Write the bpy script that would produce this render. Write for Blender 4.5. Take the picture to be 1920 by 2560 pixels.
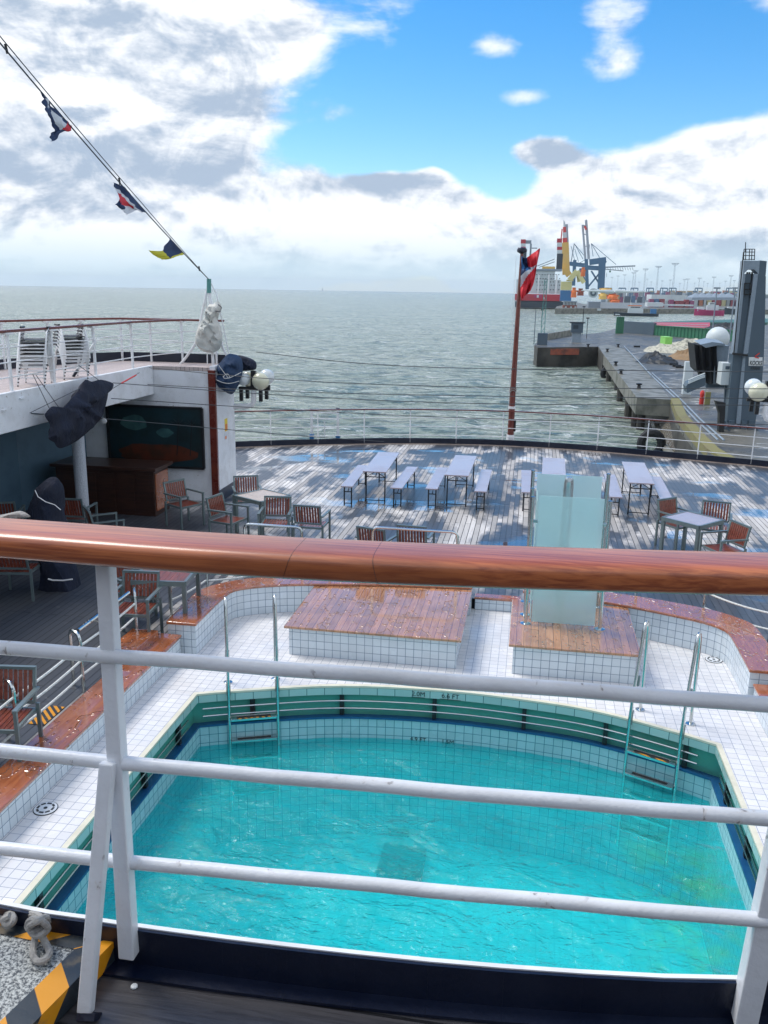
import bpy, bmesh, math, random
from math import sin, cos, tan, atan, atan2, asin, sqrt, radians, pi, exp
from mathutils import Vector, Matrix, noise
random.seed(7)
S = bpy.context.scene
for o in list(bpy.data.objects): bpy.data.objects.remove(o)
# ------------------------------------------------------------------ camera
F, PT, RO, YA, H = 2130.0, radians(14.6), radians(0.9), radians(9.6), 4.75
cd = bpy.data.cameras.new('camera'); cam = bpy.data.objects.new('camera', cd)
S.collection.objects.link(cam); S.camera = cam
cd.sensor_fit = 'VERTICAL'; cd.sensor_height = 24; cd.lens = 24*F/2560
cd.clip_start = .05; cd.clip_end = 60000
cam.matrix_world = (Matrix.Translation((0, 0, H)) @ Matrix.Rotation(YA, 4, 'Z')
                    @ Matrix.Rotation(pi/2-PT, 4, 'X') @ Matrix.Rotation(RO, 4, 'Z'))
S.render.resolution_x = 768; S.render.resolution_y = 1024
# pixel of the surveyed photograph -> world point on a plane (used to survey the place once)
def ray(x, y):
    X = x-960; Y = -(y-1280); c, s = cos(RO), sin(RO)
    X, Y = c*X-s*Y, s*X+c*Y
    r, f, u = X, F*cos(PT)+Y*sin(PT), -F*sin(PT)+Y*cos(PT)
    return Vector((r*cos(YA)-f*sin(YA), r*sin(YA)+f*cos(YA), u))
C0 = Vector((0, 0, H))
def P(x, y, z): d = ray(x, y); return C0+d*((z-H)/d.z)
def PY(x, y, Y): d = ray(x, y); return C0+d*(Y/d.y)
def PX(x, y, X): d = ray(x, y); return C0+d*(X/d.x)
# ------------------------------------------------------------------ light
S.view_settings.view_transform = 'Standard'; S.view_settings.look = 'None'
S.view_settings.gamma = 1; S.view_settings.exposure = 0.80
SUN_AZ, SUN_EL = radians(-70), radians(56)     # azimuth from +Y towards +X : high on the port side
W = bpy.data.worlds.new('World'); S.world = W; W.use_nodes = True
nt = W.node_tree; N = nt.nodes; L = nt.links; N.clear()
def wm(op, a, b=None, c=None, clamp=False):
    n = N.new('ShaderNodeMath'); n.operation = op; n.use_clamp = clamp
    for i, v in enumerate((a, b, c)):
        if v is None: continue
        if isinstance(v, (int, float)): n.inputs[i].default_value = v
        else: L.new(v, n.inputs[i])
    return n.outputs[0]
def wss(v, a, b):
    n = N.new('ShaderNodeMapRange'); n.interpolation_type = 'SMOOTHSTEP'
    L.new(v, n.inputs[0]); n.inputs[1].default_value = a; n.inputs[2].default_value = b
    return n.outputs[0]
def wmix(f, a, b):
    n = N.new('ShaderNodeMix'); n.data_type = 'RGBA'
    if isinstance(f, float): n.inputs[0].default_value = f
    else: L.new(f, n.inputs[0])
    for i, v in ((6, a), (7, b)):
        if isinstance(v, tuple): n.inputs[i].default_value = v+(1,)
        else: L.new(v, n.inputs[i])
    return n.outputs[2]
tc = N.new('ShaderNodeTexCoord'); sp = N.new('ShaderNodeSeparateXYZ'); L.new(tc.outputs['Generated'], sp.inputs[0])
az = wm('ARCTAN2', sp.outputs[0], sp.outputs[1]); el = wm('ARCSINE', sp.outputs[2])
def wnoise(scale, detail, rough, off=(0, 0, 0), zs=2.0, dist=0.0):
    m = N.new('ShaderNodeMapping'); L.new(tc.outputs['Generated'], m.inputs[0])
    m.inputs['Location'].default_value = off; m.inputs['Scale'].default_value = (1, 1, zs)
    n = N.new('ShaderNodeTexNoise'); L.new(m.outputs[0], n.inputs['Vector'])
    n.inputs['Scale'].default_value = scale; n.inputs['Detail'].default_value = detail
    n.inputs['Roughness'].default_value = rough; n.inputs['Distortion'].default_value = dist
    return n.outputs[0]
def blob(px, py, rx, ry, amp):
    d = ray(px, py).normalized(); a0, e0 = atan2(d.x, d.y), asin(d.z)
    a = wm('MULTIPLY', wm('SUBTRACT', az, a0), F/rx); b = wm('MULTIPLY', wm('SUBTRACT', el, e0), F/ry)
    q = wm('MULTIPLY_ADD', a, a, wm('MULTIPLY', b, b))
    return wm('MULTIPLY', wm('EXPONENT', wm('MULTIPLY', q, -1.0)), amp)
def blobs(ls):
    s = None
    for l in ls:
        b = blob(*l); s = b if s is None else wm('ADD', s, b)
    return s
COVER = [(-150, 200, 620, 330, 1.3), (330, 470, 520, 200, .8), (500, 60, 430, 130, .75), (100, 640, 900, 95, 1.0),
         (760, 570, 250, 75, .95), (1120, 500, 140, 60, .8), (1085, 432, 42, 28, .9), (1560, 600, 420, 100, 1.5),
         (1700, 440, 210, 85, 1.3), (1880, 370, 130, 60, 1.1), (1440, 470, 110, 50, .6), (1150, 385, 130, 45, -.7), (1255, 470, 60, 35, -.5), (740, 330, 120, 130, -.5), (870, 250, 100, 160, -.35), (1100, 610, 320, 60, .9),
         (1530, 40, 105, 48, .9), (1540, 165, 125, 60, 1.15), (1300, 245, 105, 38, 1.15), (1250, 115, 85, 40, .95),
         (1900, 20, 130, 45, .55), (1350, 380, 100, 40, 1.5), (960, 452, 90, 22, 1.0), (850, 290, 90, 40, .55),
         (1250, 300, 330, 150, -.55), (1720, 190, 260, 110, -.5), (900, 385, 140, 60, -.5), (1150, 60, 260, 80, -.25),
         (650, 170, 170, 130, .3), (1000, 10, 200, 60, .3), (770, 445, 60, 40, .5)]
DARK = [(1340, 375, 130, 45, 1.5), (960, 455, 110, 26, 1.3), (850, 290, 110, 60, .8), (100, 420, 380, 80, .55), (150, 130, 300, 110, .2),
        (640, 400, 190, 60, .6), (1750, 640, 420, 60, .5), (300, 60, 300, 60, .3), (600, 300, 150, 120, .3)]
n1 = wnoise(5.5, 10, .6, (1.3, 2.7, .4), 2.2, .3); n2 = wnoise(5.5, 10, .6, (1.3, 2.71, .365), 2.2, .3)
n4 = wnoise(14, 9, .6, (2.3, .7, 1.4), 1.3, .5); n5 = wnoise(14, 9, .6, (2.3, .705, 1.385), 1.3, .5)
n3 = wnoise(2.2, 5, .55, (4.1, .7, 3.3), 2.5)
elseg = wm('SUBTRACT', 1.0, wss(el, radians(.3), radians(4.5)))
dens = wm('ADD', blobs(COVER), wm('MULTIPLY', wm('SUBTRACT', n1, .5), 1.9))
dens = wm('ADD', dens, wm('MULTIPLY', wm('SUBTRACT', n3, .5), .5))
dens = wm('ADD', dens, wm('MULTIPLY', wm('SUBTRACT', n4, .5), .5))
# the rest of the sky, out of this view: broken cloud
dback = wm('MULTIPLY', wss(wm('ABSOLUTE', wm('SUBTRACT', az, -YA)),   .5, .8), .55)
dens = wm('ADD', dens, dback)
mask = wss(dens, .18, .70)
mask = wm('MAXIMUM', mask, wm('MULTIPLY', elseg, .8))
shade = wm('ADD', wm('MULTIPLY', wm('SUBTRACT', n1, n2), 5.0), .50)       # lit tops, grey undersides
shade = wm('ADD', shade, wm('MULTIPLY', wm('SUBTRACT', n4, n5), 2.6))
shade = wm('ADD', shade, wm('MULTIPLY', wm('SUBTRACT', 1.0, wss(dens, .3, 1.1)), .38))
shade = wm('SUBTRACT', shade, blobs(DARK))
shade = wm('ADD', shade, wm('MULTIPLY', wm('SUBTRACT', n3, .5), .5), clamp=False)
ccol = wmix(wss(shade, -.45, .80), (.38, .47, .60), (.93, .95, .98))
ccol = wmix(wm('MULTIPLY', elseg, .9), ccol, (.60, .77, .86))
sky = N.new('ShaderNodeTexSky'); sky.sky_type = 'NISHITA'; sky.sun_disc = False
sky.sun_elevation = SUN_EL; sky.sun_rotation = SUN_AZ; sky.air_density = 1.0; sky.dust_density = .3; sky.ozone_density = 2.5
hs = N.new('ShaderNodeHueSaturation'); hs.inputs['Saturation'].default_value = 1.45; hs.inputs['Value'].default_value = 1.05
L.new(sky.outputs[0], hs.inputs['Color'])
SKYS = 0.1
cs = N.new('ShaderNodeVectorMath'); cs.operation = 'SCALE'; L.new(ccol, cs.inputs[0]); cs.inputs['Scale'].default_value = 1/SKYS*.70
fin = wmix(mask, hs.outputs[0], cs.outputs[0])
bg = N.new('ShaderNodeBackground'); bg.inputs['Strength'].default_value = SKYS; L.new(fin, bg.inputs['Color'])
wo = N.new('ShaderNodeOutputWorld'); L.new(bg.outputs[0], wo.inputs['Surface'])
sd = bpy.data.lights.new('sun', 'SUN'); sun = bpy.data.objects.new('sun', sd); S.collection.objects.link(sun)
sd.energy = 1.7; sd.angle = radians(24); sd.color = (1, .95, .88)
sv = Vector((sin(SUN_AZ)*cos(SUN_EL), cos(SUN_AZ)*cos(SUN_EL), sin(SUN_EL)))
sun.rotation_euler = sv.to_track_quat('Z', 'Y').to_euler()

# ------------------------------------------------------------------ materials
MATS = {}
def base(name):
    m = bpy.data.materials.new(name); m.use_nodes = True
    b = m.node_tree.nodes['Principled BSDF']; return m, m.node_tree, b
class NT:
    def __init__(s, nt): s.nt = nt; s.N = nt.nodes; s.L = nt.links
    def new(s, t, **k):
        n = s.N.new(t)
        for a, v in k.items(): setattr(n, a, v)
        return n
    def sock(s, i, v):
        if isinstance(v, (int, float)): i.default_value = v
        elif isinstance(v, tuple): i.default_value = v if len(v) == len(i.default_value) else v+(1,)
        else: s.L.new(v, i)
    def math(s, op, a, b=None, clamp=False):
        n = s.new('ShaderNodeMath', operation=op, use_clamp=clamp); s.sock(n.inputs[0], a)
        if b is not None: s.sock(n.inputs[1], b)
        return n.outputs[0]
    def mix(s, f, a, b, mode='MIX'):
        n = s.new('ShaderNodeMix', data_type='RGBA', blend_type=mode); s.sock(n.inputs[0], f)
        s.sock(n.inputs[6], a); s.sock(n.inputs[7], b); return n.outputs[2]
    def ss(s, v, a, b, lo=0., hi=1.):
        n = s.new('ShaderNodeMapRange', interpolation_type='SMOOTHSTEP'); s.sock(n.inputs[0], v)
        n.inputs[1].default_value = a; n.inputs[2].default_value = b; n.inputs[3].default_value = lo; n.inputs[4].default_value = hi
        return n.outputs[0]
    def co(s, kind='Object', scale=(1, 1, 1), loc=(0, 0, 0), rot=(0, 0, 0)):
        t = s.new('ShaderNodeTexCoord'); m = s.new('ShaderNodeMapping'); s.L.new(t.outputs[kind], m.inputs[0])
        m.inputs['Scale'].default_value = scale; m.inputs['Location'].default_value = loc; m.inputs['Rotation'].default_value = rot
        return m.outputs[0]
    def noise(s, v, scale, detail=5, rough=.55, dist=0):
        n = s.new('ShaderNodeTexNoise'); s.L.new(v, n.inputs['Vector']); n.inputs['Scale'].default_value = scale
        n.inputs['Detail'].default_value = detail; n.inputs['Roughness'].default_value = rough; n.inputs['Distortion'].default_value = dist
        return n.outputs[0]
    def bump(s, h, strength, dist=.02, nrm=None):
        n = s.new('ShaderNodeBump'); s.sock(n.inputs['Height'], h); n.inputs['Strength'].default_value = strength
        n.inputs['Distance'].default_value = dist
        if nrm is not None: s.L.new(nrm, n.inputs['Normal'])
        return n.outputs[0]
def pm(name, col, rough=.5, metal=0., col2=None, scale=4., amt=.5, bump=.15, bscale=60., coat=0., stretch=(1, 1, 1), rvar=.1, trans=0., alpha=1., chips=0., bdist=.004):
    """painted / plain material with stains and fine relief"""
    m, nt, b = base(name); q = NT(nt)
    v = q.co('Object', stretch)
    n = q.noise(v, scale, 6, .6)
    c2 = col2 or tuple(c*.72 for c in col)
    b.inputs['Base Color'].default_value = col+(1,)
    cc = q.mix(q.math('MULTIPLY', q.ss(n, .42, .68), amt), col+(1,), c2+(1,))
    if chips:
        k1 = q.noise(q.co('Object', loc=(3, 1, 2)), 26, 4, .6, .5); k2 = q.noise(q.co('Object', loc=(1, 5, 2)), 5, 3)
        k = q.math('MULTIPLY', q.ss(k1, .64, .67), q.ss(k2, .5, .58)); st = q.math('MULTIPLY', q.ss(k1, .56, .68), q.ss(k2, .5, .62))
        cc = q.mix(q.math('MULTIPLY', st, chips*.6), cc, (.42, .33, .24, 1)); cc = q.mix(q.math('MULTIPLY', k, chips), cc, (.10, .09, .09, 1))
    q.L.new(cc, b.inputs['Base Color'])
    q.L.new(q.math('ADD', rough-rvar/2, q.math('MULTIPLY', n, rvar), clamp=True), b.inputs['Roughness'])
    b.inputs['Metallic'].default_value = metal
    if coat: b.inputs['Coat Weight'].default_value = coat; b.inputs['Coat Roughness'].default_value = .12
    if trans: b.inputs['Transmission Weight'].default_value = trans
    if bump: q.L.new(q.bump(q.noise(v, bscale, 5, .6, .8 if bdist > .01 else 0), bump, bdist), b.inputs['Normal'])
    MATS[name] = m; return m
WHITE = pm('white_paint', (.78, .81, .85), .32, col2=(.52, .53, .54), scale=3, amt=.4, bump=.6, bscale=38, chips=.55)
WHITE2 = pm('white_steel', (.80, .82, .84), .4, col2=(.5, .46, .4), scale=5, amt=.35)
NAVY = pm('navy_paint', (.002, .006, .022), .35, col2=(.012, .018, .04), bump=.5, bscale=30)
STEEL = pm('stainless_steel', (.62, .66, .66), .22, 1., bump=.05, rvar=.15)
GREYM = pm('grey_aluminium', (.20, .26, .27), .38, .55, bump=.05)
DARKM = pm('dark_iron', (.02, .022, .024), .5, .3)
BLACK = pm('black_plastic', (.012, .013, .016), .45)
TEALG = pm('green_recess_tile', (.08, .34, .28), .25, col2=(.11, .38, .27), scale=2)
BLIP = pm('blue_glazed_lip', (.015, .085, .22), .2, col2=(.02, .12, .3))
CREAM = pm('cream_edge', (.72, .69, .55), .35)
LILAC = pm('wet_tabletop', (.42, .36, .40), .24, col2=(.36, .27, .27), scale=2, bump=.04, coat=.5)
REDV = pm('red_varnish', (.13, .022, .014), .28, col2=(.2, .04, .02), coat=.4)
CANVW = pm('grey_white_canvas', (.60, .60, .56), .8, col2=(.36, .42, .42), scale=2.2, amt=.8, bump=.8, bscale=6, bdist=.05)
CANVN = pm('navy_canvas', (.004, .008, .024), .8, col2=(.008, .018, .05), scale=2, bump=.9, bscale=5, bdist=.06, stretch=(1.6, 1.6, .6))
NAVYL = pm('blue_cover', (.014, .045, .11), .7, col2=(.01, .025, .07), scale=2, bump=.9, bscale=5, bdist=.06, stretch=(1.6, 1.6, .6))
ROPEW = pm('white_rail_rope', (.72, .74, .72), .9, col2=(.4, .42, .42), scale=40, amt=.6, bump=1., bscale=120)
ROPE = pm('grey_rope', (.36, .35, .33), .9, col2=(.17, .165, .16), scale=30, amt=.8, bump=.9, bscale=140)
WIRE = pm('dark_wire', (.05, .06, .07), .5)
PLANT = pm('green_tarnish', (.1, .3, .28), .6)
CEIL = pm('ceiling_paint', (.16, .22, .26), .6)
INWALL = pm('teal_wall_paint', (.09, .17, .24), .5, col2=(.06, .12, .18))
CONC = pm('quay_concrete', (.20, .195, .165), .5, col2=(.085, .09, .07), scale=.45, amt=1., bump=.5, bscale=3, rvar=.5)
CONCD = pm('dark_wet_concrete', (.06, .055, .045), .6, col2=(.02, .018, .015), scale=.25, amt=1., bump=.5, bscale=3)
MOSS = pm('mossy_concrete', (.20, .19, .07), .7, col2=(.18, .15, .08), scale=.5, amt=.9, bump=.5, bscale=4)
RUST = pm('rusty_steel', (.28, .07, .035), .8, col2=(.1, .04, .03), scale=.6, amt=.9)
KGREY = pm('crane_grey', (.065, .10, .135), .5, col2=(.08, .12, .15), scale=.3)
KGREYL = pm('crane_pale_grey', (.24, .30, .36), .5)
SIGNW = pm('sign_white', (.75, .78, .78), .4, bump=0)
SIGNB = pm('sign_black', (.02, .025, .03), .5, bump=0)
SIGNR = pm('sign_red', (.65, .04, .03), .5, bump=0)
SIGNG = pm('sign_green', (.25, .6, .12), .5, bump=0)
SIGNO = pm('sign_orange', (.75, .2, .05), .5, bump=0)
SIGNY = pm('sign_yellow', (.8, .62, .05), .5, bump=0)
HGREEN = pm('green_steel', (.035, .17, .09), .5, col2=(.03, .18, .1), scale=.6)
HRED = pm('hull_red', (.45, .012, .03), .45, col2=(.35, .02, .03), scale=.05)
HBLACK = pm('hull_black', (.015, .03, .045), .5, scale=.05)
SHIPW = pm('ship_white', (.58, .64, .66), .5, col2=(.45, .52, .54), scale=.05, amt=.8)
HBLUE = pm('harbour_blue', (.03, .16, .36), .5, scale=.05)
CRBLUE = pm('gantry_blue', (.045, .14, .25), .5, col2=(.07, .19, .3), scale=.03)
CRGREY = pm('gantry_boom_grey', (.36, .42, .48), .5, scale=.05)
YEL = pm('jacket_yellow', (.72, .45, .08), .5, col2=(.7, .5, .2), scale=.05)
PYEL = pm('pale_yellow', (.70, .66, .30), .5, scale=.05)
ORANGE = pm('harbour_orange', (.75, .17, .03), .5, scale=.05)
MAGENTA = pm('magenta_paint', (.38, .02, .12), .5, scale=.1)
FARG = pm('pale_far_steel', (.42, .5, .56), .6)
COAL = pm('coal', (.012, .018, .024), .6, bump=.8, bscale=3)
SAND = pm('sand', (.26, .17, .09), .9, col2=(.2, .15, .1), scale=1.)
RUBBLE = pm('pale_rubble', (.50, .49, .40), .9, col2=(.2, .2, .17), scale=1.6, amt=.9)
RUBBER = pm('rubber', (.012, .014, .017), .7)
GLOBE = pm('lamp_globe_cream', (.66, .66, .50), .12, col2=(.6, .6, .45), coat=.6, bump=0)
GLOBEW = pm('lamp_globe_white', (.68, .74, .76), .12, coat=.6, bump=0)
FLR, FLB, FLW, FLY = (pm('flag_red', (.62, .025, .04), .7), pm('flag_blue', (.008, .03, .10), .7),
                      pm('flag_white', (.62, .66, .72), .7), pm('flag_yellow', (.62, .58, .03), .7))
FLB2 = pm('flag_bright_blue', (.02, .14, .35), .7)

def tile_mat(name, col, grout, size, kind='UV', rough=.18, mort=.03, blotch=None, bump=.35):
    m, nt, b = base(name); q = NT(nt); v = q.co(kind)
    t = q.new('ShaderNodeTexBrick'); q.L.new(v, t.inputs['Vector']); t.offset = 0; t.squash = 1
    t.inputs['Scale'].default_value = 1; t.inputs['Brick Width'].default_value = size; t.inputs['Row Height'].default_value = size
    t.inputs['Mortar Size'].default_value = size*mort; t.inputs['Mortar Smooth'].default_value = .3; t.inputs['Bias'].default_value = 0
    t.inputs['Color1'].default_value = col+(1,); t.inputs['Color2'].default_value = tuple(c*.88 for c in col)+(1,)
    t.inputs['Mortar'].default_value = grout+(1,)
    c = t.outputs['Color']
    n = q.noise(v, 1.1, 5); c = q.mix(q.math('MULTIPLY', q.ss(n, .4, .75), .22), c, tuple(x*.8 for x in col)+(1,))
    if blotch: c = q.mix(q.math('MULTIPLY', q.ss(q.noise(v, 2.0, 4), .5, .7), .7), c, blotch+(1,))
    q.L.new(c, b.inputs['Base Color']); q.L.new(q.ss(q.noise(v, 1.7, 4), .4, .6, rough*.5, rough*2.0), b.inputs['Roughness'])
    h = q.math('SUBTRACT', 1.0, t.outputs['Fac']); q.L.new(q.bump(q.math('ADD', h, q.math('MULTIPLY', q.noise(v, 9, 2), .25)), bump, .003), b.inputs['Normal'])
    MATS[name] = m; return m
TS = .109
TILE = tile_mat('white_floor_tile', (.77, .765, .77), (.25, .29, .36), TS, rough=.22, mort=.028)
TILEW = tile_mat('white_wall_tile', (.68, .76, .82), (.16, .24, .33), TS, rough=.15, mort=.04)
TILEP = tile_mat('pool_wall_tile', (.40, .66, .72), (.03, .20, .28), TS, rough=.15, mort=.04)
BAND = tile_mat('pool_edge_tile', (.42, .62, .60), (.03, .12, .13), .218, rough=.12, mort=.02)
POOLB = tile_mat('pool_bottom', (.12, .84, .88), (.06, .6, .66), .2, rough=.4, mort=.02, blotch=(.08, .74, .78))

def deck_mat():
    m, nt, b = base('weathered_teak_deck'); q = NT(nt); v = q.co('Object', rot=(0, 0, pi/2))
    t = q.new('ShaderNodeTexBrick'); q.L.new(v, t.inputs['Vector']); t.offset = .37; t.offset_frequency = 2
    t.inputs['Scale'].default_value = 1; t.inputs['Brick Width'].default_value = 2.1; t.inputs['Row Height'].default_value = .105
    t.inputs['Mortar Size'].default_value = .0065; t.inputs['Mortar Smooth'].default_value = .2
    t.inputs['Color1'].default_value = (0, 0, 0, 1); t.inputs['Color2'].default_value = (1, 1, 1, 1); t.inputs['Mortar'].default_value = (.5, .5, .5, 1); t.inputs['Bias'].default_value = 0
    o = q.co('Object'); rnd = t.outputs['Color']
    dry = q.mix(rnd, (.34, .33, .32, 1), (.78, .76, .74, 1))
    gr = q.noise(q.co('Object', (40, 2.2, 1)), 1.0, 4)
    dry = q.mix(q.math('MULTIPLY', q.ss(gr, .45, .7), .35), dry, (.32, .29, .28, 1))
    # damp boards: big soft patches broken up board by board, darker to port, where the shade of the side deck is painted in
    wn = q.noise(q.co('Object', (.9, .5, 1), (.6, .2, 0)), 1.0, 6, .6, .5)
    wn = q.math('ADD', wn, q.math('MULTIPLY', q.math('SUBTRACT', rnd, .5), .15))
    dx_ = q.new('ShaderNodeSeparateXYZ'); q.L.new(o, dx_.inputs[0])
    port_shade = q.math('MULTIPLY', q.ss(dx_.outputs[0], -4.6, -6.0), q.ss(dx_.outputs[1], 17.2, 15.2)); wn = q.math('ADD', wn, q.math('MULTIPLY', port_shade, .26)); wn = q.math('ADD', wn, q.math('MULTIPLY', q.ss(dx_.outputs[1], 14.2, 12.8), q.ss(dx_.outputs[0], 1.2, 2.4, 0., .2)))
    damp_and_shade = q.ss(wn, .40, .56)
    c = q.mix(q.math('MULTIPLY', damp_and_shade, .95), dry, (.035, .042, .055, 1))
    sp_ = q.noise(q.co('Object', (1, 1, 1), (3, 1, 0)), 7.0, 2)
    c = q.mix(q.math('MULTIPLY', q.ss(sp_, .68, .74), .8), c, (.10, .10, .11, 1))
    c = q.mix(t.outputs['Fac'], c, (.012, .014, .016, 1))
    q.L.new(c, b.inputs['Base Color'])
    # standing water
    pn = q.noise(q.co('Object', (.55, .8, 1), (7.3, 4.1, 0)), 1.0, 4, .55, .3)
    pud = q.math('MAXIMUM', q.ss(pn, .56, .64), q.math('MULTIPLY', damp_and_shade, .55))
    pud = q.math('MULTIPLY', pud, q.math('SUBTRACT', 1., q.math('MULTIPLY', port_shade, .75)))
    q.L.new(q.math('SUBTRACT', .62, q.math('MULTIPLY', pud, .57), clamp=True), b.inputs['Roughness'])
    q.L.new(q.math('ADD', .35, q.math('MULTIPLY', pud, .65)), b.inputs['Specular IOR Level'])
    h = q.math('ADD', q.math('SUBTRACT', 1., t.outputs['Fac']), q.math('MULTIPLY', gr, .25))
    h = q.math('MULTIPLY', h, q.math('SUBTRACT', 1.05, q.ss(pn, .53, .58)))
    q.L.new(q.bump(h, .5, .006), b.inputs['Normal'])
    q.L.new(q.math('MULTIPLY', q.ss(pn, .55, .61, 0., .8), q.math('SUBTRACT', 1., q.math('MULTIPLY', port_shade, .8))), b.inputs['Coat Weight']); b.inputs['Coat Roughness'].default_value = .03
    return m
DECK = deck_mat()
def deck2_mat(name, rot, c1, c2, wid=.12, rough=.35):
    m, nt, b = base(name); q = NT(nt); v = q.co('Object', rot=(0, 0, rot))
    t = q.new('ShaderNodeTexBrick'); q.L.new(v, t.inputs['Vector']); t.offset = .4
    t.inputs['Scale'].default_value = 1; t.inputs['Brick Width'].default_value = 2.4; t.inputs['Row Height'].default_value = wid
    t.inputs['Mortar Size'].default_value = .005; t.inputs['Color1'].default_value = c1+(1,); t.inputs['Color2'].default_value = tuple(c*.8 for c in c1)+(1,)
    t.inputs['Mortar'].default_value = (.01, .01, .012, 1)
    g = q.noise(q.co('Object', (3, 50, 1), rot=(0, 0, rot)), 1., 5, .65, .4)
    c = q.mix(q.ss(g, .42, .66), t.outputs['Color'], c2+(1,)); q.L.new(c, b.inputs['Base Color'])
    q.L.new(q.math('ADD', rough-.12, q.math('MULTIPLY', g, .3)), b.inputs['Roughness'])
    q.L.new(q.bump(q.math('ADD', q.math('SUBTRACT', 1., t.outputs['Fac']), q.math('MULTIPLY', g, .5)), .6, .004), b.inputs['Normal'])
    return m
DECKF = deck2_mat('dark_wet_teak', 0, (.075, .072, .078), (.03, .028, .032), .16, .3)
DECKU = deck2_mat('dry_upper_teak', pi/2, (.52, .44, .42), (.42, .36, .34), .1, .6)
def wood_mat(name, c1, c2, stretch, rough=.22, coat=.8, drops=False, plank=None, rot=0):
    m, nt, b = base(name); q = NT(nt); v = q.co('Object', stretch, rot=(0, 0, rot))
    g = q.noise(v, 1., 6, .6, .6); w = q.noise(q.co('Object', (2, 2, 2)), 1., 4)
    c = q.mix(q.ss(g, .35, .68), c1+(1,), c2+(1,)); c = q.mix(q.math('MULTIPLY', q.ss(w, .45, .7), .45), c, tuple(x*.45 for x in c1)+(1,))
    if plank:
        t = q.new('ShaderNodeTexBrick'); q.L.new(q.co('Object', rot=(0, 0, pi/2)), t.inputs['Vector']); t.offset = 0
        t.inputs['Scale'].default_value = 1; t.inputs['Brick Width'].default_value = 40; t.inputs['Row Height'].default_value = plank
        t.inputs['Mortar Size'].default_value = .003; t.inputs['Color1'].default_value = (.8, .8, .8, 1); t.inputs['Color2'].default_value = (1.1, 1.05, 1, 1); t.inputs['Mortar'].default_value = (.35, .3, .3, 1)
        c = q.mix(1.0, c, t.outputs['Color'], 'MULTIPLY')
    q.L.new(c, b.inputs['Base Color'])
    b.inputs['Roughness'].default_value = rough; b.inputs['Coat Weight'].default_value = coat; b.inputs['Coat Roughness'].default_value = .06 if coat > .9 else .2; b.inputs['Coat IOR'].default_value = 1.85 if coat > .9 else 1.5
    if drops:
        vo = q.new('ShaderNodeTexVoronoi'); q.L.new(q.co('Object', (1, .55, 1)), vo.inputs['Vector']); vo.inputs['Scale'].default_value = 16
        d1 = q.ss(vo.outputs['Distance'], .16, .34, 1., 0.)
        ms = q.ss(q.noise(q.co('Object'), 4.5, 3), .44, .56)
        d2 = q.ss(q.noise(q.co('Object', (1, .7, 1), (5, 2, 0)), 5.5, 2, .4, .4), .60, .64)
        d = q.math('MAXIMUM', q.math('MULTIPLY', d1, ms), d2)
        q.L.new(q.mix(q.math('MULTIPLY', d2, .4), c, tuple(x*.5 for x in c1)+(1,)), b.inputs['Base Color']); nb = q.bump(d, .9, .010); q.L.new(nb, b.inputs['Coat Normal']); q.L.new(nb, b.inputs['Normal'])
    else:
        q.L.new(q.bump(g, .25, .002), b.inputs['Normal'])
    return m
HAND = wood_mat('varnished_handrail_wood', (.50, .15, .05), (.27, .062, .022), (3.5, 110, 110), .4, .6)
COPE = wood_mat('wet_varnished_coping', (.42, .14, .055), (.32, .09, .035), (30, 4, 4), .2, 1., True)
COPEP = wood_mat('wet_varnished_planks', (.56, .29, .15), (.44, .20, .10), (40, 3, 4), .16, 1., True, .095)
TEAK = wood_mat('red_teak_slats', (.24, .055, .03), (.13, .03, .018), (30, 3, 30), .3, .4)
BARW = wood_mat('dark_bar_wood', (.055, .022, .014), (.03, .012, .008), (3, 3, 30), .35, .3)
PALET = wood_mat('pale_wet_table_slats', (.50, .40, .34), (.42, .33, .28), (20, 3, 3), .25, .5)

def cloth_fold(m):
    pass
def rough_mat():
    m, nt, b = base('pebbled_white_column'); q = NT(nt); v = q.co('Object')
    n = q.noise(v, 45, 2); q.L.new(q.mix(n, (.30, .34, .40, 1), (.62, .66, .72, 1)), b.inputs['Base Color'])
    b.inputs['Roughness'].default_value = .5; q.L.new(q.bump(n, 1., .02), b.inputs['Normal']); return m
PEB = rough_mat()
def grit_mat():
    m, nt, b = base('speckled_antislip'); q = NT(nt); v = q.co('Object')
    n = q.noise(v, 110, 2, .8); w = q.noise(v, 3.2, 4)
    c = q.mix(q.ss(n, .38, .62), (.05, .06, .07, 1), (.50, .52, .50, 1)); c = q.mix(q.math('MULTIPLY', q.ss(w, .55, .75), .4), c, (.3, .22, .08, 1))
    q.L.new(c, b.inputs['Base Color']); b.inputs['Roughness'].default_value = .55; q.L.new(q.bump(n, .6, .004), b.inputs['Normal']); return m
GRIT = grit_mat()
def hazard(name, w):
    m, nt, b = base(name); q = NT(nt); v = q.co('UV'); s = q.new('ShaderNodeSeparateXYZ'); q.L.new(v, s.inputs[0])
    t = q.math('FRACT', q.math('DIVIDE', q.math('ADD', s.outputs[0], s.outputs[1]), w)); f = q.ss(t, .49, .51)
    n = q.noise(q.co('Object'), 14, 5); c = q.mix(f, (.72, .30, .01, 1), (.02, .03, .04, 1))
    c = q.mix(q.math('MULTIPLY', q.ss(n, .55, .7), .5), c, (.2, .15, .08, 1)); q.L.new(c, b.inputs['Base Color']); b.inputs['Roughness'].default_value = .4
    q.L.new(q.bump(n, .4, .004), b.inputs['Normal']); return m
HAZ = hazard('hazard_paint', .17); HAZ2 = hazard('hazard_tape', .09)
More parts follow.
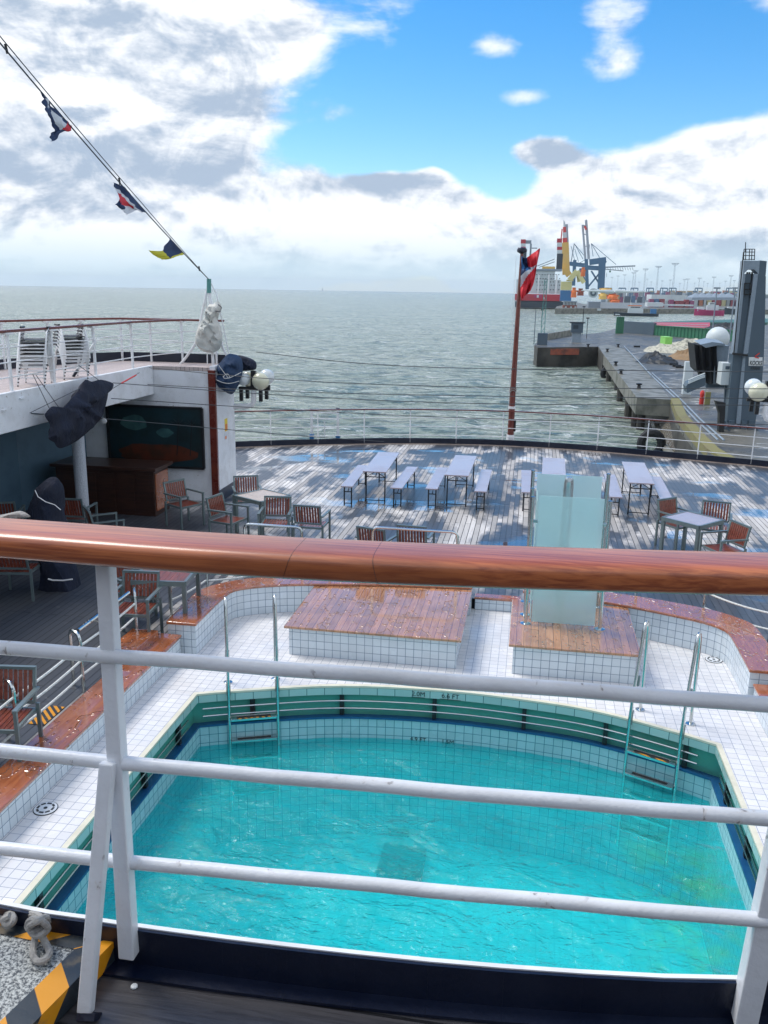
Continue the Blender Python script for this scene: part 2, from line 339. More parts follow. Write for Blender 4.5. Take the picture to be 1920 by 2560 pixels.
def water_pool():
    m, nt, b = base('pool_water'); q = NT(nt); v = q.co('Object'); q.N.remove(b); out = q.N['Material Output']
    a = q.noise(q.co('Object', (1, 1.6, 1)), 1.6, 3, .5, .8); c = q.noise(q.co('Object', (1, 1.5, 1)), 7, 4, .6, .5)
    h = q.math('ADD', q.math('MULTIPLY', a, 1.0), q.math('MULTIPLY', c, .35)); nb = q.bump(h, .9, .16)
    tr = q.new('ShaderNodeBsdfTransparent'); tr.inputs[0].default_value = (.50, .97, .98, 1)
    df = q.new('ShaderNodeBsdfDiffuse')
    mk = q.noise(v, .55, 4, .6, .4); fine = q.noise(v, 26, 3, .7)
    dc = q.mix(q.ss(mk, .35, .7), (.01, .62, .68, 1), (.04, .80, .84, 1)); dc = q.mix(q.math('MULTIPLY', q.ss(fine, .5, .8), .35), dc, (.16, .80, .82, 1))
    # yellow-green algae tint drifting along the starboard side
    sx = q.new('ShaderNodeSeparateXYZ'); q.L.new(v, sx.inputs[0])
    gx = q.math('SUBTRACT', sx.outputs[0], q.math('MULTIPLY', q.math('SUBTRACT', a, .5), .9))
    gm = q.math('MULTIPLY', q.ss(gx, 1.0, 1.5), q.ss(gx, 2.25, 1.85)); gm = q.math('MULTIPLY', gm, q.ss(sx.outputs[1], 8.6, 7.4))
    gm = q.math('MULTIPLY', gm, q.ss(q.noise(v, 2.2, 5, .7), .36, .62))
    dc = q.mix(q.math('MULTIPLY', gm, .7), dc, (.12, .66, .14, 1)); q.L.new(dc, df.inputs[0]); q.L.new(nb, df.inputs['Normal'])
    mx = q.new('ShaderNodeMixShader'); milk = q.ss(sx.outputs[1], 9.2, 8.0, .26, .36); q.L.new(milk, mx.inputs[0]); q.L.new(tr.outputs[0], mx.inputs[1]); q.L.new(df.outputs[0], mx.inputs[2])
    gl = q.new('ShaderNodeBsdfGlossy'); gl.inputs['Roughness'].default_value = .06; q.L.new(nb, gl.inputs['Normal'])
    fr = q.new('ShaderNodeFresnel'); fr.inputs[0].default_value = 1.33; q.L.new(nb, fr.inputs['Normal'])
    m2 = q.new('ShaderNodeMixShader'); q.L.new(fr.outputs[0], m2.inputs[0]); q.L.new(mx.outputs[0], m2.inputs[1]); q.L.new(gl.outputs[0], m2.inputs[2])
    q.L.new(m2.outputs[0], out.inputs[0]); return m
WPOOL = water_pool()
def sea_mat():
    m, nt, b = base('sea_water'); q = NT(nt); g = q.new('ShaderNodeNewGeometry')
    def nn(sx, sy, sc, det, d=0, rot=.25):
        mp = q.new('ShaderNodeMapping'); q.L.new(g.outputs['Position'], mp.inputs[0]); mp.inputs['Scale'].default_value = (sx, sy, 1); mp.inputs['Rotation'].default_value = (0, 0, rot)
        return q.noise(mp.outputs[0], sc, det, .6, d)
    big = nn(1, 2.2, .05, 8, .5); mid = nn(1, 2.2, .22, 9, .5); fine = nn(1, 1.8, 1.3, 6, .4); col = nn(1, 3, .010, 4)
    c = q.mix(q.ss(col, .35, .65), (.37, .45, .37, 1), (.47, .53, .44, 1)); c = q.mix(q.ss(mid, .45, .60), c, (.11, .17, .15, 1)); c = q.mix(q.math('MULTIPLY', q.ss(fine, .5, .62), .6), c, (.09, .135, .13, 1))
    foam = q.math('MULTIPLY', q.ss(nn(1, 2.6, .30, 9, .8, .3), .55, .60), q.ss(nn(1, 2.5, .06, 6, .4), .46, .56)); foam = q.math('MULTIPLY', foam, q.ss(fine, .35, .5))
    c = q.mix(q.math('MULTIPLY', foam, .95), c, (.80, .85, .84, 1)); q.L.new(c, b.inputs['Base Color'])
    q.L.new(q.math('ADD', .2, q.math('MULTIPLY', foam, .5)), b.inputs['Roughness']); b.inputs['IOR'].default_value = 1.33
    h = q.math('ADD', q.math('MULTIPLY', big, 2.4), q.math('ADD', q.math('MULTIPLY', mid, 1.2), q.math('MULTIPLY', fine, .25)))
    q.L.new(q.bump(h, 1., 2.6), b.inputs['Normal']); return m
SEA = sea_mat()
def asphalt():
    m, nt, b = base('wet_quay_asphalt'); q = NT(nt); v = q.co('Object')
    n = q.noise(v, .12, 6, .6, .5); n2 = q.noise(q.co('Object', (1, 3, 1)), .35, 5, .6, .6); f = q.noise(v, 2.5, 4)
    c = q.mix(q.ss(n, .35, .65), (.05, .06, .07, 1), (.125, .12, .10, 1)); c = q.mix(q.math('MULTIPLY', q.ss(f, .5, .7), .3), c, (.25, .24, .2, 1))
    q.L.new(c, b.inputs['Base Color']); w = q.ss(n2, .55, .63)
    q.L.new(q.math('SUBTRACT', .55, q.math('MULTIPLY', w, .5)), b.inputs['Roughness']); q.L.new(q.bump(f, .2, .02), b.inputs['Normal']); return m
ASPH = asphalt()
def glass_mat():
    m, nt, b = base('frosted_glass'); q = NT(nt)
    b.inputs['Base Color'].default_value = (.74, .94, .95, 1); b.inputs['Transmission Weight'].default_value = .62
    b.inputs['Roughness'].default_value = .34; b.inputs['IOR'].default_value = 1.14
    q.L.new(q.bump(q.noise(q.co('Object'), 60, 2), .1, .002), b.inputs['Normal']); return m
FROST = glass_mat()

# ------------------------------------------------------------------ mesh helpers
class MB:
    def __init__(s): s.v = []; s.f = []; s.uv = []; s.m = []; s.mats = []
    def mi(s, mat):
        if mat is None: return 0
        if mat not in s.mats: s.mats.append(mat)
        return s.mats.index(mat)
    def face(s, pts, uvs=None, mat=None):
        i = len(s.v); s.v += [tuple(p) for p in pts]; s.f.append(list(range(i, i+len(pts)))); s.uv.append(uvs); s.m.append(s.mi(mat))
    def mesh(s, vs, fs, mat=None):
        i = len(s.v); s.v += [tuple(p) for p in vs]
        for f in fs: s.f.append([i+k for k in f]); s.uv.append(None); s.m.append(s.mi(mat))
        return s
    def box(s, c, d, rz=0, mat=None, ry=0):
        x, y, z = d[0]/2, d[1]/2, d[2]/2; M = Matrix.Translation(c) @ Matrix.Rotation(rz, 4, 'Z') @ Matrix.Rotation(ry, 4, 'Y')
        vs = [M @ Vector(p) for p in ((-x, -y, -z), (x, -y, -z), (x, y, -z), (-x, y, -z), (-x, -y, z), (x, -y, z), (x, y, z), (-x, y, z))]
        return s.mesh(vs, [(0, 3, 2, 1), (4, 5, 6, 7), (0, 1, 5, 4), (1, 2, 6, 5), (2, 3, 7, 6), (3, 0, 4, 7)], mat)
    def b2(s, a, b, mat=None):
        return s.box([(a[i]+b[i])/2 for i in range(3)], [abs(b[i]-a[i]) for i in range(3)], 0, mat)
    def beam(s, a, b, w, d=None, mat=None, up=(0, 0, 1), w2=None, d2=None):
        a, b = Vector(a), Vector(b); d = d or w; w2 = w2 or w; d2 = d2 or d; t = (b-a).normalized(); u = Vector(up)
        if abs(t.dot(u)) > .98: u = Vector((0, 1, 0))
        sx = t.cross(u).normalized(); sy = sx.cross(t).normalized(); vs = []
        for p, ww, dd in ((a, w, d), (b, w2, d2)):
            for i, j in ((-1, -1), (1, -1), (1, 1), (-1, 1)): vs.append(p+sx*(i*ww/2)+sy*(j*dd/2))
        return s.mesh(vs, [(0, 1, 2, 3), (7, 6, 5, 4), (0, 4, 5, 1), (1, 5, 6, 2), (2, 6, 7, 3), (3, 7, 4, 0)], mat)
    def tube(s, pts, r, n=8, mat=None, closed=False, prof=None):
        pts = [Vector(p) for p in pts]; k = len(pts); vs = []; fs = []; R = r if isinstance(r, (list, tuple)) else [r]*k
        t0 = None; u = None
        for i, p in enumerate(pts):
            if closed: t = (pts[(i+1) % k]-pts[i-1]).normalized()
            else: t = (pts[min(i+1, k-1)]-pts[max(i-1, 0)]).normalized()
            if u is None:
                u = t.cross(Vector((0, 0, 1)));  u = Vector((1, 0, 0)) if u.length < .05 else u.normalized()
            else:
                u = (u-t*u.dot(t)); u = u.normalized() if u.length > 1e-6 else Vector((1, 0, 0))
            w = u.cross(t)
            for j in range(n): a = 2*pi*j/n; vs.append(p+u*(cos(a)*R[i])+w*(sin(a)*R[i]))
        for i in range(k if closed else k-1):
            a, b = i*n, ((i+1) % k)*n
            for j in range(n): fs.append((a+j, b+j, b+(j+1) % n, a+(j+1) % n))
        if not closed: fs.append(tuple(range(n))); fs.append(tuple((k-1)*n+n-1-j for j in range(n)))
        return s.mesh(vs, fs, mat)
    def prism(s, poly, z0, z1, mat=None, wall=None, bottom=True):
        n = len(poly); area = sum(poly[i][0]*poly[(i+1) % n][1]-poly[(i+1) % n][0]*poly[i][1] for i in range(n))
        if area < 0: poly = poly[::-1]
        s.face([(p[0], p[1], z1) for p in poly], [(p[0], p[1]) for p in poly], mat)
        if bottom: s.face([(p[0], p[1], z0) for p in poly[::-1]], [(p[0], p[1]) for p in poly[::-1]], mat)
        u = 0
        for i in range(n):
            a, b = poly[i], poly[(i+1) % n]; l = sqrt((a[0]-b[0])**2+(a[1]-b[1])**2)
            s.face([(a[0], a[1], z0), (b[0], b[1], z0), (b[0], b[1], z1), (a[0], a[1], z1)], [(u, z0), (u+l, z0), (u+l, z1), (u, z1)], wall or mat); u += l
        return s
    def strip(s, A, B, mat=None, flip=False):
        u = 0
        for i in range(len(A)-1):
            l = (Vector(A[i+1])-Vector(A[i])).length; h = (Vector(B[i])-Vector(A[i])).length
            q = [A[i], A[i+1], B[i+1], B[i]]; uv = [(u, 0), (u+l, 0), (u+l, -h), (u, -h)]
            if flip: q.reverse(); uv.reverse()
            s.face(q, uv, mat); u += l
        return s
    def lathe(s, c, prof, n=16, mat=None, axis='Z'):
        vs = []; fs = []; k = len(prof)
        for r, z in prof:
            for j in range(n):
                a = 2*pi*j/n; p = (cos(a)*r, sin(a)*r, z)
                if axis == 'Y': p = (p[0], z, p[1])
                if axis == 'X': p = (z, p[0], p[1])
                vs.append((c[0]+p[0], c[1]+p[1], c[2]+p[2]))
        for i in range(k-1):
            for j in range(n): fs.append((i*n+j, i*n+(j+1) % n, (i+1)*n+(j+1) % n, (i+1)*n+j))
        fs.append(tuple(range(n))[::-1]); fs.append(tuple((k-1)*n+j for j in range(n)))
        return s.mesh(vs, fs, mat)
    def ball(s, c, r, n=16, mat=None, sz=1):
        return s.lathe(c, [(max(.001, r*sin(pi*i/10)), -r*sz*cos(pi*i/10)) for i in range(11)], n, mat)
    def obj(s, name, mat=None, parent=None, smooth=False, bevel=0, origin=None):
        me = bpy.data.meshes.new(name); o0 = Vector(origin) if origin else Vector((0, 0, 0))
        me.from_pydata([tuple(Vector(p)-o0) for p in s.v], [], s.f)
        mats = s.mats if s.mats else [mat]
        for m in mats: me.materials.append(m)
        uvl = me.uv_layers.new(name='UV')
        for p in me.polygons:
            p.material_index = s.m[p.index] if s.mats else 0
            u = s.uv[p.index]; nrm = p.normal; ax = max(range(3), key=lambda i: abs(nrm[i]))
            for k, li in enumerate(p.loop_indices):
                if u: uvl.data[li].uv = u[k]
                else:
                    c = me.vertices[me.loops[li].vertex_index].co
                    uvl.data[li].uv = (c.y, c.z) if ax == 0 else (c.x, c.z) if ax == 1 else (c.x, c.y)
        me.validate()
        o = bpy.data.objects.new(name, me); S.collection.objects.link(o); o.location = o0
        bm = bmesh.new(); bm.from_mesh(me)
        if smooth or bevel: bmesh.ops.remove_doubles(bm, verts=bm.verts, dist=1e-5)
        if s.__dict__.get('fixn', True): bmesh.ops.recalc_face_normals(bm, faces=bm.faces)
        bm.to_mesh(me); bm.free()
        if smooth:
            for p in me.polygons: p.use_smooth = True
            try: me.set_sharp_from_angle(angle=radians(40))
            except Exception: pass
        if bevel:
            md = o.modifiers.new('bevel', 'BEVEL'); md.width = bevel; md.segments = 2; md.limit_method = 'ANGLE'
        if parent: o.parent = parent
        return o
def tag(o, label=None, cat=None, group=None, kind=None):
    if label: o['label'] = label
    if cat: o['category'] = cat
    if group: o['group'] = group
    if kind: o['kind'] = kind
    return o
def thing(name, label, cat, loc=(0, 0, 0), rz=0, group=None):
    o = bpy.data.objects.new(name, None); S.collection.objects.link(o); o.location = loc; o.rotation_euler = (0, 0, rz)
    o.empty_display_size = .1
    return tag(o, label, cat, group)
def struct(name, mb, mat, label=None, **k): return tag(mb.obj(name, mat, **k), label, None, None, 'structure')
def dup(root, loc, rz, label, group=None):
    r = root.copy(); S.collection.objects.link(r); r.location = loc; r.rotation_euler = (0, 0, rz); r['label'] = label
    if group: r['group'] = group
    for ch in list(root.children):
        c = ch.copy(); S.collection.objects.link(c); c.parent = r
        for g in ch.children:
            d = g.copy(); S.collection.objects.link(d); d.parent = c
    return r
def fill(outer, holes, z, mb, mat=None):
    bm = bmesh.new(); es = []
    for lp in [outer]+holes:
        vs = [bm.verts.new((p[0], p[1], z)) for p in lp]
        for i in range(len(vs)): es.append(bm.edges.new((vs[i], vs[(i+1) % len(vs)])))
    bmesh.ops.triangle_fill(bm, edges=es, use_beauty=True)
    bm.verts.index_update()
    for f in bm.faces:
        p = [v.co.copy() for v in f.verts]
        if f.normal.z < 0: p.reverse()
        mb.face(p, [(q.x, q.y) for q in p], mat)
    bm.free(); return mb
def smoothpoly(pts, n=4, closed=False):
    out = []; k = len(pts); pts = [Vector(p) for p in pts]
    for i in range(k if closed else k-1):
        p0, p1, p2, p3 = (pts[(i-1) % k] if closed or i else pts[0]), pts[i], pts[(i+1) % k], (pts[(i+2) % k] if closed or i+2 < k else pts[-1])
        for j in range(n):
            t = j/n; out.append(.5*((2*p1)+(p2-p0)*t+(2*p0-5*p1+4*p2-p3)*t*t+(3*p1-p0-3*p2+p3)*t**3))
    if not closed: out.append(pts[-1])
    return out
def rope(a, b, sag=0, n=12):
    a, b = Vector(a), Vector(b); return [a.lerp(b, i/n)-Vector((0, 0, sag*4*(i/n)*(1-i/n))) for i in range(n+1)]
def text(s, size, loc, rx, rz, mat, name, parent=None, ext=.002, bold=0.):
    c = bpy.data.curves.new(name, 'FONT'); c.body = s; c.size = size; c.extrude = ext; c.align_x = 'CENTER'; c.align_y = 'CENTER'; c.offset = bold
    t = bpy.data.objects.new(name+'_tmp', c); S.collection.objects.link(t); dg = bpy.context.evaluated_depsgraph_get()
    me = bpy.data.meshes.new_from_object(t.evaluated_get(dg)); bpy.data.objects.remove(t)
    o = bpy.data.objects.new(name, me); S.collection.objects.link(o); me.materials.clear(); me.materials.append(mat)
    o.location = loc; o.rotation_euler = (rx, 0, rz)
    if parent: o.parent = parent
    return o
def pillow(outline, T, nd, rings=8, seed=0, fold=.25, sub=5, freq=3.0):
    """inflated, wrinkled volume from a closed 3-D outline; T thickness along nd"""
    o = smoothpoly(outline, sub, True); c = sum(o, Vector())/len(o); nd = Vector(nd).normalized(); n = len(o); vs = []; fs = []
    sz = max((p-c).length for p in o)
    for side in (1, -1):
        for r in range(rings+1):
            t = 1-r/rings
            for i, p in enumerate(o):
                q = c+(p-c)*t; w = noise.noise(q*freq/sz+Vector((seed, seed*2, side*3)))
                w2 = noise.noise(Vector(((q.z*.8+q.x*.6+q.y*.4)*freq*2.2/sz+seed, (q.z*.5-q.x*.8)*freq*.7/sz, side*5+seed)))
                h = T*sqrt(max(0, 1-t*t))*(1+fold*1.2*w)+T*fold*w2*min(1, (1-t)*4)
                vs.append(q+nd*side*max(.002*(1 if r else 0), h if r else 0))
    m = MB(); k = (rings+1)*n
    for sd_ in range(2):
        for r in range(rings):
            for i in range(n):
                a, b = sd_*k+r*n+i, sd_*k+r*n+(i+1) % n; f = (a, b, b+n, a+n); fs.append(f if sd_ == 0 else f[::-1])
    m.mesh(vs, fs); return m
def cloth(rows, nu, nv, matf, name, amp=.05, seed=0, parent=None, nd=(0, 1, 0), th=.004):
    """rows: list of lists of 3-D points (equal length) - a crumpled cloth through them"""
    R = [smoothpoly(r, max(1, nu//(len(r)-1))) for r in rows]; m = len(R[0]); cols = [smoothpoly([r[i] for r in R], max(1, nv//(len(R)-1))) for i in range(m)]
    k = len(cols[0]); nd = Vector(nd); M = MB(); V = [[None]*k for _ in range(m)]
    for i in range(m):
        for j in range(k):
            u, v = i/(m-1), j/(k-1); p = cols[i][j]
            w = noise.noise(Vector((u*4+seed, v*4, seed)))+.6*noise.noise(Vector((u*9, v*3+seed, 3)))
            V[i][j] = p+nd*(amp*w*1.6)+Vector((0, 0, 1))*(amp*.25*noise.noise(Vector((u*7, v*7, seed+9))))
    for i in range(m-1):
        for j in range(k-1): M.face([V[i][j], V[i+1][j], V[i+1][j+1], V[i][j+1]], None, matf((i+.5)/(m-1), (j+.5)/(k-1)))
    M.fixn = False
    o = M.obj(name, None, parent, smooth=True); md = o.modifiers.new('solid', 'SOLIDIFY'); md.thickness = th
    return o

# ================================================================== SETTING
WZ = .17                                        # weather deck level; pool surround floor is z = 0
UZ = 3.12                                       # promenade level we stand on
stern = [(-10.7, 18), (-10.7, 20.5), (-10.1, 22), (-9.35, 23.1), (-8.45, 23.8), (-7.1, 24.45), (-5.7, 25.03), (-4.1, 25.6), (-2.6, 25.92), (-1.0, 26.12),
         (.67, 26.04), (2.0, 25.85), (3.19, 25.55), (5.02, 25.02), (6.58, 24.54), (8.0, 23.8), (9.1, 22.8), (9.8, 21.4), (10.1, 19.5), (10.2, 18)]
stern_s = [(p.x, p.y) for p in smoothpoly([(x, y, 0) for x, y in stern], 4)]
# sea: one sheet from the hull to the horizon, finer near the ship
def build_sea():
    m = MB(); rs = [0, 4, 8]; r = 14.
    while r < 12000: rs.append(r); r *= 1.035 if r < 600 else 1.12
    nA = 220; vs = []
    for r in rs:
        for j in range(nA+1):
            a = -pi/2+pi*j/nA if r < 1e9 else 0; a = radians(-100)+radians(200)*j/nA
            x, y = r*sin(a), r*cos(a); A = .75*min(1, r/40)*max(0, 1-r/900)
            z = A*(sin(.22*y+.05*x+2*noise.noise(Vector((x*.03, y*.03, 0))))*.5+.9*noise.noise(Vector((x*.10, y*.22, 1)))+.5*noise.noise(Vector((x*.3, y*.5, 2)))) if A > 0 else 0
            vs.append((x, y, z-13.25))
    fs = []
    for i in range(len(rs)-1):
        for j in range(nA): a = i*(nA+1)+j; fs.append((a, a+nA+1, a+nA+2, a+1))
    m.mesh(vs, fs); m.fixn = False
    o = struct('sea', m, SEA, smooth=True)
    # flat water behind, so that the sheet closes all round
    m2 = MB(); m2.box((0, -6000, -13.9), (24000, 12000, .02)); struct('sea', m2, SEA)
build_sea()
# hull
m = MB(); hull = [(x*.985-.01, y-.12) for x, y in stern_s]+[(10.2, -40), (-10.7, -40)]
m.fixn = False; m.strip([(x, y, -.02) for x, y in hull], [(x, y, -13.9) for x, y in hull])
h = m.obj('ship_hull', NAVY); tag(h, 'dark navy hull of the cruise ship below the wooden deck', 'ship hull')
# aft wooden deck with the hole of the pool well
hole = [(-4.7, 2.2), (-4.7, 9.86), (-4.52, 9.9), (-4.55, 10.9), (-4.5, 11.28), (-4.3, 11.55), (-3.95, 11.82), (-3.1, 12.1), (-.72, 12.44), (.08, 12.44),
        (1.5, 12.27), (2, 12.13), (2.62, 11.87), (2.92, 11.62), (3.06, 11.35), (3.12, 11), (3.12, 9.9), (3.17, 9.86), (3.17, 2.2)]
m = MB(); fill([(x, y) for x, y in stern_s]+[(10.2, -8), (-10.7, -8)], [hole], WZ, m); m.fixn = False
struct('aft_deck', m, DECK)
# ---- pool
arc = smoothpoly([(-3.75, 8.87, 0), (-3.27, 9.06, 0), (-2.1, 9.44, 0), (-.77, 9.57, 0), (.35, 9.50, 0), (1.01, 9.38, 0), (1.7, 9.12, 0), (2.22, 8.87, 0)], 5)
edge = [(-3.75, 3.0)]+[(p.x, p.y) for p in arc]+[(2.22, 3.0)]
def off(poly, d):
    n = len(poly); out = []
    ar = sum(poly[i][0]*poly[(i+1) % n][1]-poly[(i+1) % n][0]*poly[i][1] for i in range(n)); s = -1 if ar > 0 else 1
    for i in range(n):
        a, b, c = [Vector(poly[(i+k) % n]) for k in (-1, 0, 1)]
        t1, t2 = (b-a).normalized(), (c-b).normalized(); n1 = Vector((-t1.y, t1.x))*s; n2 = Vector((-t2.y, t2.x))*s; nn_ = (n1+n2).normalized()
        out.append(tuple(b+nn_*(d/max(.3, nn_.dot(n1)))))
    return out
def z3(poly, z): return [(x, y, z) for x, y in poly]+[(poly[0][0], poly[0][1], z)]
floor_out = [(-4.45, 2.2), (-4.45, 12.45), (2.9, 12.45), (2.9, 2.2)]
eo = off(edge, .055)
m = MB(); fill(floor_out, [eo], 0, m); m.fixn = False
struct('pool_surround_floor', m, TILE)
pool = thing('swimming_pool', 'turquoise outdoor swimming pool with curved aft edge and green overflow recess', 'swimming pool', (-.77, 6, -2))
def pp(mb, name, mat, **k):
    o = mb.obj(name, mat, None, **k); o.parent = pool; o.matrix_parent_inverse = Matrix.Translation((.77, -6, 2)); return o
m = MB(); m.fixn = False
m.strip(z3(eo, .004), z3(edge, .004)); m.strip(z3(edge, .004), z3(edge, -.02)); pp(m, 'cream_edge_strip', CREAM)
m = MB(); m.fixn = False; m.strip(z3(edge, -.0201), z3(edge, -.115)); pp(m, 'edge_tile_band', BAND)
eo2 = off(edge, .085); ei = off(edge, -.02)
m = MB(); m.fixn = False; m.strip(z3(edge, -.115), z3(eo2, -.116)); m.strip(z3(eo2, -.116), z3(eo2, -.425)); pp(m, 'overflow_recess', TEALG)
m = MB(); m.fixn = False; m.strip(z3(eo2, -.42), z3(ei, -.41)); m.strip(z3(ei, -.41), z3(ei, -.435)); m.strip(z3(ei, -.435), z3(edge, -.44)); pp(m, 'blue_lip', BLIP)
m = MB(); m.fixn = False; m.strip(z3(edge, -.44), z3(edge, -2.1)); pp(m, 'basin_wall', TILEP)
m = MB(); m.prism(edge, -2.3, -2.1); pp(m, 'basin_floor', POOLB)
for gx, gy, gs in ((1005, 2150, .66), (998, 2058, .36)):
    gp = P(gx, gy, -2.0); m = MB(); m.box((gp.x, gp.y, -2.04), (gs*.82, gs*.82, .1)); pp(m, 'drain_grate', HBLACK)
for z in (-.205, -.305):
    m = MB(); e3 = off(edge, .015); m.tube([(x, y, z) for x, y in e3[:2]][:1]+[(x, y, z) for x, y in e3[:1]], .012) if False else None
    for seg in ([(e3[0][0], 3.2), (e3[1][0], 8.6)], [(p[0], p[1]) for p in e3[2:-3]], [(e3[-1][0], 3.2), (e3[-2][0], 8.6)]):
        m.tube([(x, y, z) for x, y in seg], .011, 6)
    pp(m, 'recess_rail', STEEL, smooth=True)
for i, (x, y) in enumerate([(-3.15, 9.15), (-2.1, 9.49), (-.95, 9.61), (.15, 9.57), (1.1, 9.39), (1.95, 9.05)]+[(-3.80, k) for k in (4.5, 5.5, 6.5, 7.5, 8.4)]+[(2.27, k) for k in (4.5, 5.5, 6.5, 7.5, 8.4)]):
    m = MB(); m.box((x, y, -.265), (.05, .05, .28)); pp(m, 'rail_bracket', BLACK)
for s_, px_, py_, z_, sz in (('2.0M', 1045, 1729, -.07, .085), ('6.6 FT', 1125, 1738, -.07, .085), ('4.9 FT', 1044, 1854, -.6, .08), ('1.5M', 1118, 1862, -.6, .08)):
    q_ = PY(px_, py_, 9.5); yy = next((a.y+(b.y-a.y)*(q_.x-a.x)/(b.x-a.x) for a, b in zip(arc, arc[1:]) if a.x <= q_.x <= b.x), 9.5)
    o = text(s_, sz, (q_.x, yy-.006, q_.z if z_ < -.5 else -.068), pi/2, 0, SIGNB, 'depth_marking', None, .001); o.parent = pool; o.matrix_parent_inverse = Matrix.Translation((.77, -6, 2))
    if z_ > -.5:
        m = MB(); w_ = .17 if 'M' in s_ else .26; m.box((q_.x, yy-.006, -.112), (w_, .003, .006)); pp(m, 'marking_underline', SIGNB)
wedge = off(edge, -.002)
m = MB(); nx, ny = 70, 90
x0, x1, y0, y1 = -3.75, 2.22, 3.0, 9.6
vs = []; fs = []
def arcy(x): return next((a.y+(b.y-a.y)*(x-a.x)/(b.x-a.x) for a, b in zip(arc, arc[1:]) if a.x <= x <= b.x), 8.87)
for j in range(ny+1):
    for i in range(nx+1):
        x = x0+(x1-x0)*i/nx; ym = arcy(x); y = y0+(ym-y0)*j/ny
        vs.append((x, y, -.70+.012*noise.noise(Vector((x*2.2, y*3, 1)))+.006*noise.noise(Vector((x*6, y*8, 4)))))
for j in range(ny):
    for i in range(nx): a = j*(nx+1)+i; fs.append((a, a+1, a+nx+2, a+nx+1))
m.mesh(vs, fs); m.fixn = False; tag(m.obj('pool_water', WPOOL, smooth=True), None, None, None, 'structure')

# ---- coping ledges and tiled risers
def ledge(name, label, inner, outer, z, over=.02, cap=.04, mat=COPE, cat='ledge', hole_=False):
    t = thing(name, label, cat, (inner[0][0], inner[0][1], 0)); inv = Matrix.Translation((-inner[0][0], -inner[0][1], 0))
    inn = [(p.x, p.y) for p in smoothpoly([(x, y, 0) for x, y in inner], 3)] if len(inner) > 3 else inner
    out = [(p.x, p.y) for p in smoothpoly([(x, y, 0) for x, y in outer], 3)] if len(outer) > 3 else outer
    m = MB(); m.prism(inn+out[::-1], z-cap, z); c = m.obj('wooden_cap', mat, None, bevel=.012)
    m = MB(); m.fixn = False; A = [(x, y) for x, y in inn]
    # riser set back under the cap
    poly = inn+out[::-1]; cx = sum(p[0] for p in poly)/len(poly); po = off(poly, -over)
    m.prism(po, 0, z-cap-.001, bottom=False); r = m.obj('tiled_riser', TILEW, None)
    for o in (c, r): o.parent = t; o.matrix_parent_inverse = inv
    return t
ledge('pool_ledge', 'straight wet wooden ledge along the port side of the pool below the rope rail', [(-4.36, 2.2), (-4.36, 9.9)], [(-4.77, 2.2), (-4.77, 9.9)], .30, cat='ledge')
ledge('pool_ledge', 'curved wet wooden ledge at the port aft corner beside the large plank counter',
      [(-4.17, 9.93), (-4.17, 11.05), (-4.05, 11.38), (-3.6, 11.63), (-3.02, 11.80), (-2.0, 12.0), (-.69, 12.14)],
      [(-4.59, 9.93), (-4.64, 10.85), (-4.58, 11.28), (-4.35, 11.62), (-3.95, 11.9), (-3.1, 12.18), (-2.0, 12.38), (-.69, 12.5)], .455)
ledge('pool_ledge', 'curved wet wooden ledge wrapping the starboard aft corner behind the shower counter',
      [(.06, 12.14), (1.0, 11.98), (1.57, 11.83), (2.05, 11.64), (2.48, 11.44), (2.72, 11.2), (2.76, 10.85), (2.75, 9.93)],
      [(.06, 12.5), (1.0, 12.42), (1.53, 12.33), (2.05, 12.19), (2.68, 11.94), (3.02, 11.66), (3.17, 11.3), (3.18, 9.93)], .455)
ledge('pool_ledge', 'straight wooden ledge along the starboard side of the pool at the right edge', [(2.80, 2.2), (2.80, 9.9)], [(3.21, 2.2), (3.21, 9.9)], .30)
ledge('step_edge', 'short low wooden step edge between the two counters', [(-.67, 12.42), (.04, 12.42)], [(-.67, 12.6), (.04, 12.6)], .205, over=.012, cat='step')
def counter(name, label, x0, x1, y0, y1, z=.415):
    t = thing(name, label, 'counter', ((x0+x1)/2, (y0+y1)/2, 0)); inv = Matrix.Translation((-(x0+x1)/2, -(y0+y1)/2, 0))
    m = MB(); m.b2((x0, y0, z-.035), (x1, y1, z)); a = m.obj('plank_top', COPEP, None, bevel=.01)
    m = MB(); m.b2((x0+.06, y0+.04, 0), (x1-.06, y1, z-.036))
    b = m.obj('tiled_base', TILEW, None)
    for o in (a, b): o.parent = t; o.matrix_parent_inverse = inv
counter('pool_counter', 'wide low tiled counter with a rain-spotted plank top behind the pool', -3.05, -.69, 10.19, 12.13)
counter('shower_counter', 'smaller low tiled counter carrying the frosted glass shower screen', -.09, 1.55, 10.19, 11.88)
m = MB(); q1, q2, q3, q4 = [P(x, y, .40) for x, y in ((360, 1600), (434, 1606), (386, 1652), (318, 1640))]
m.prism([(-4.98, 8.9), (-4.62, 8.9), (-4.62, 9.75), (-4.98, 9.75)], WZ, .40)
tag(m.obj('plank_box', COPE, bevel=.01), 'short reddish plank box standing on the end of the port pool ledge', 'wooden box')
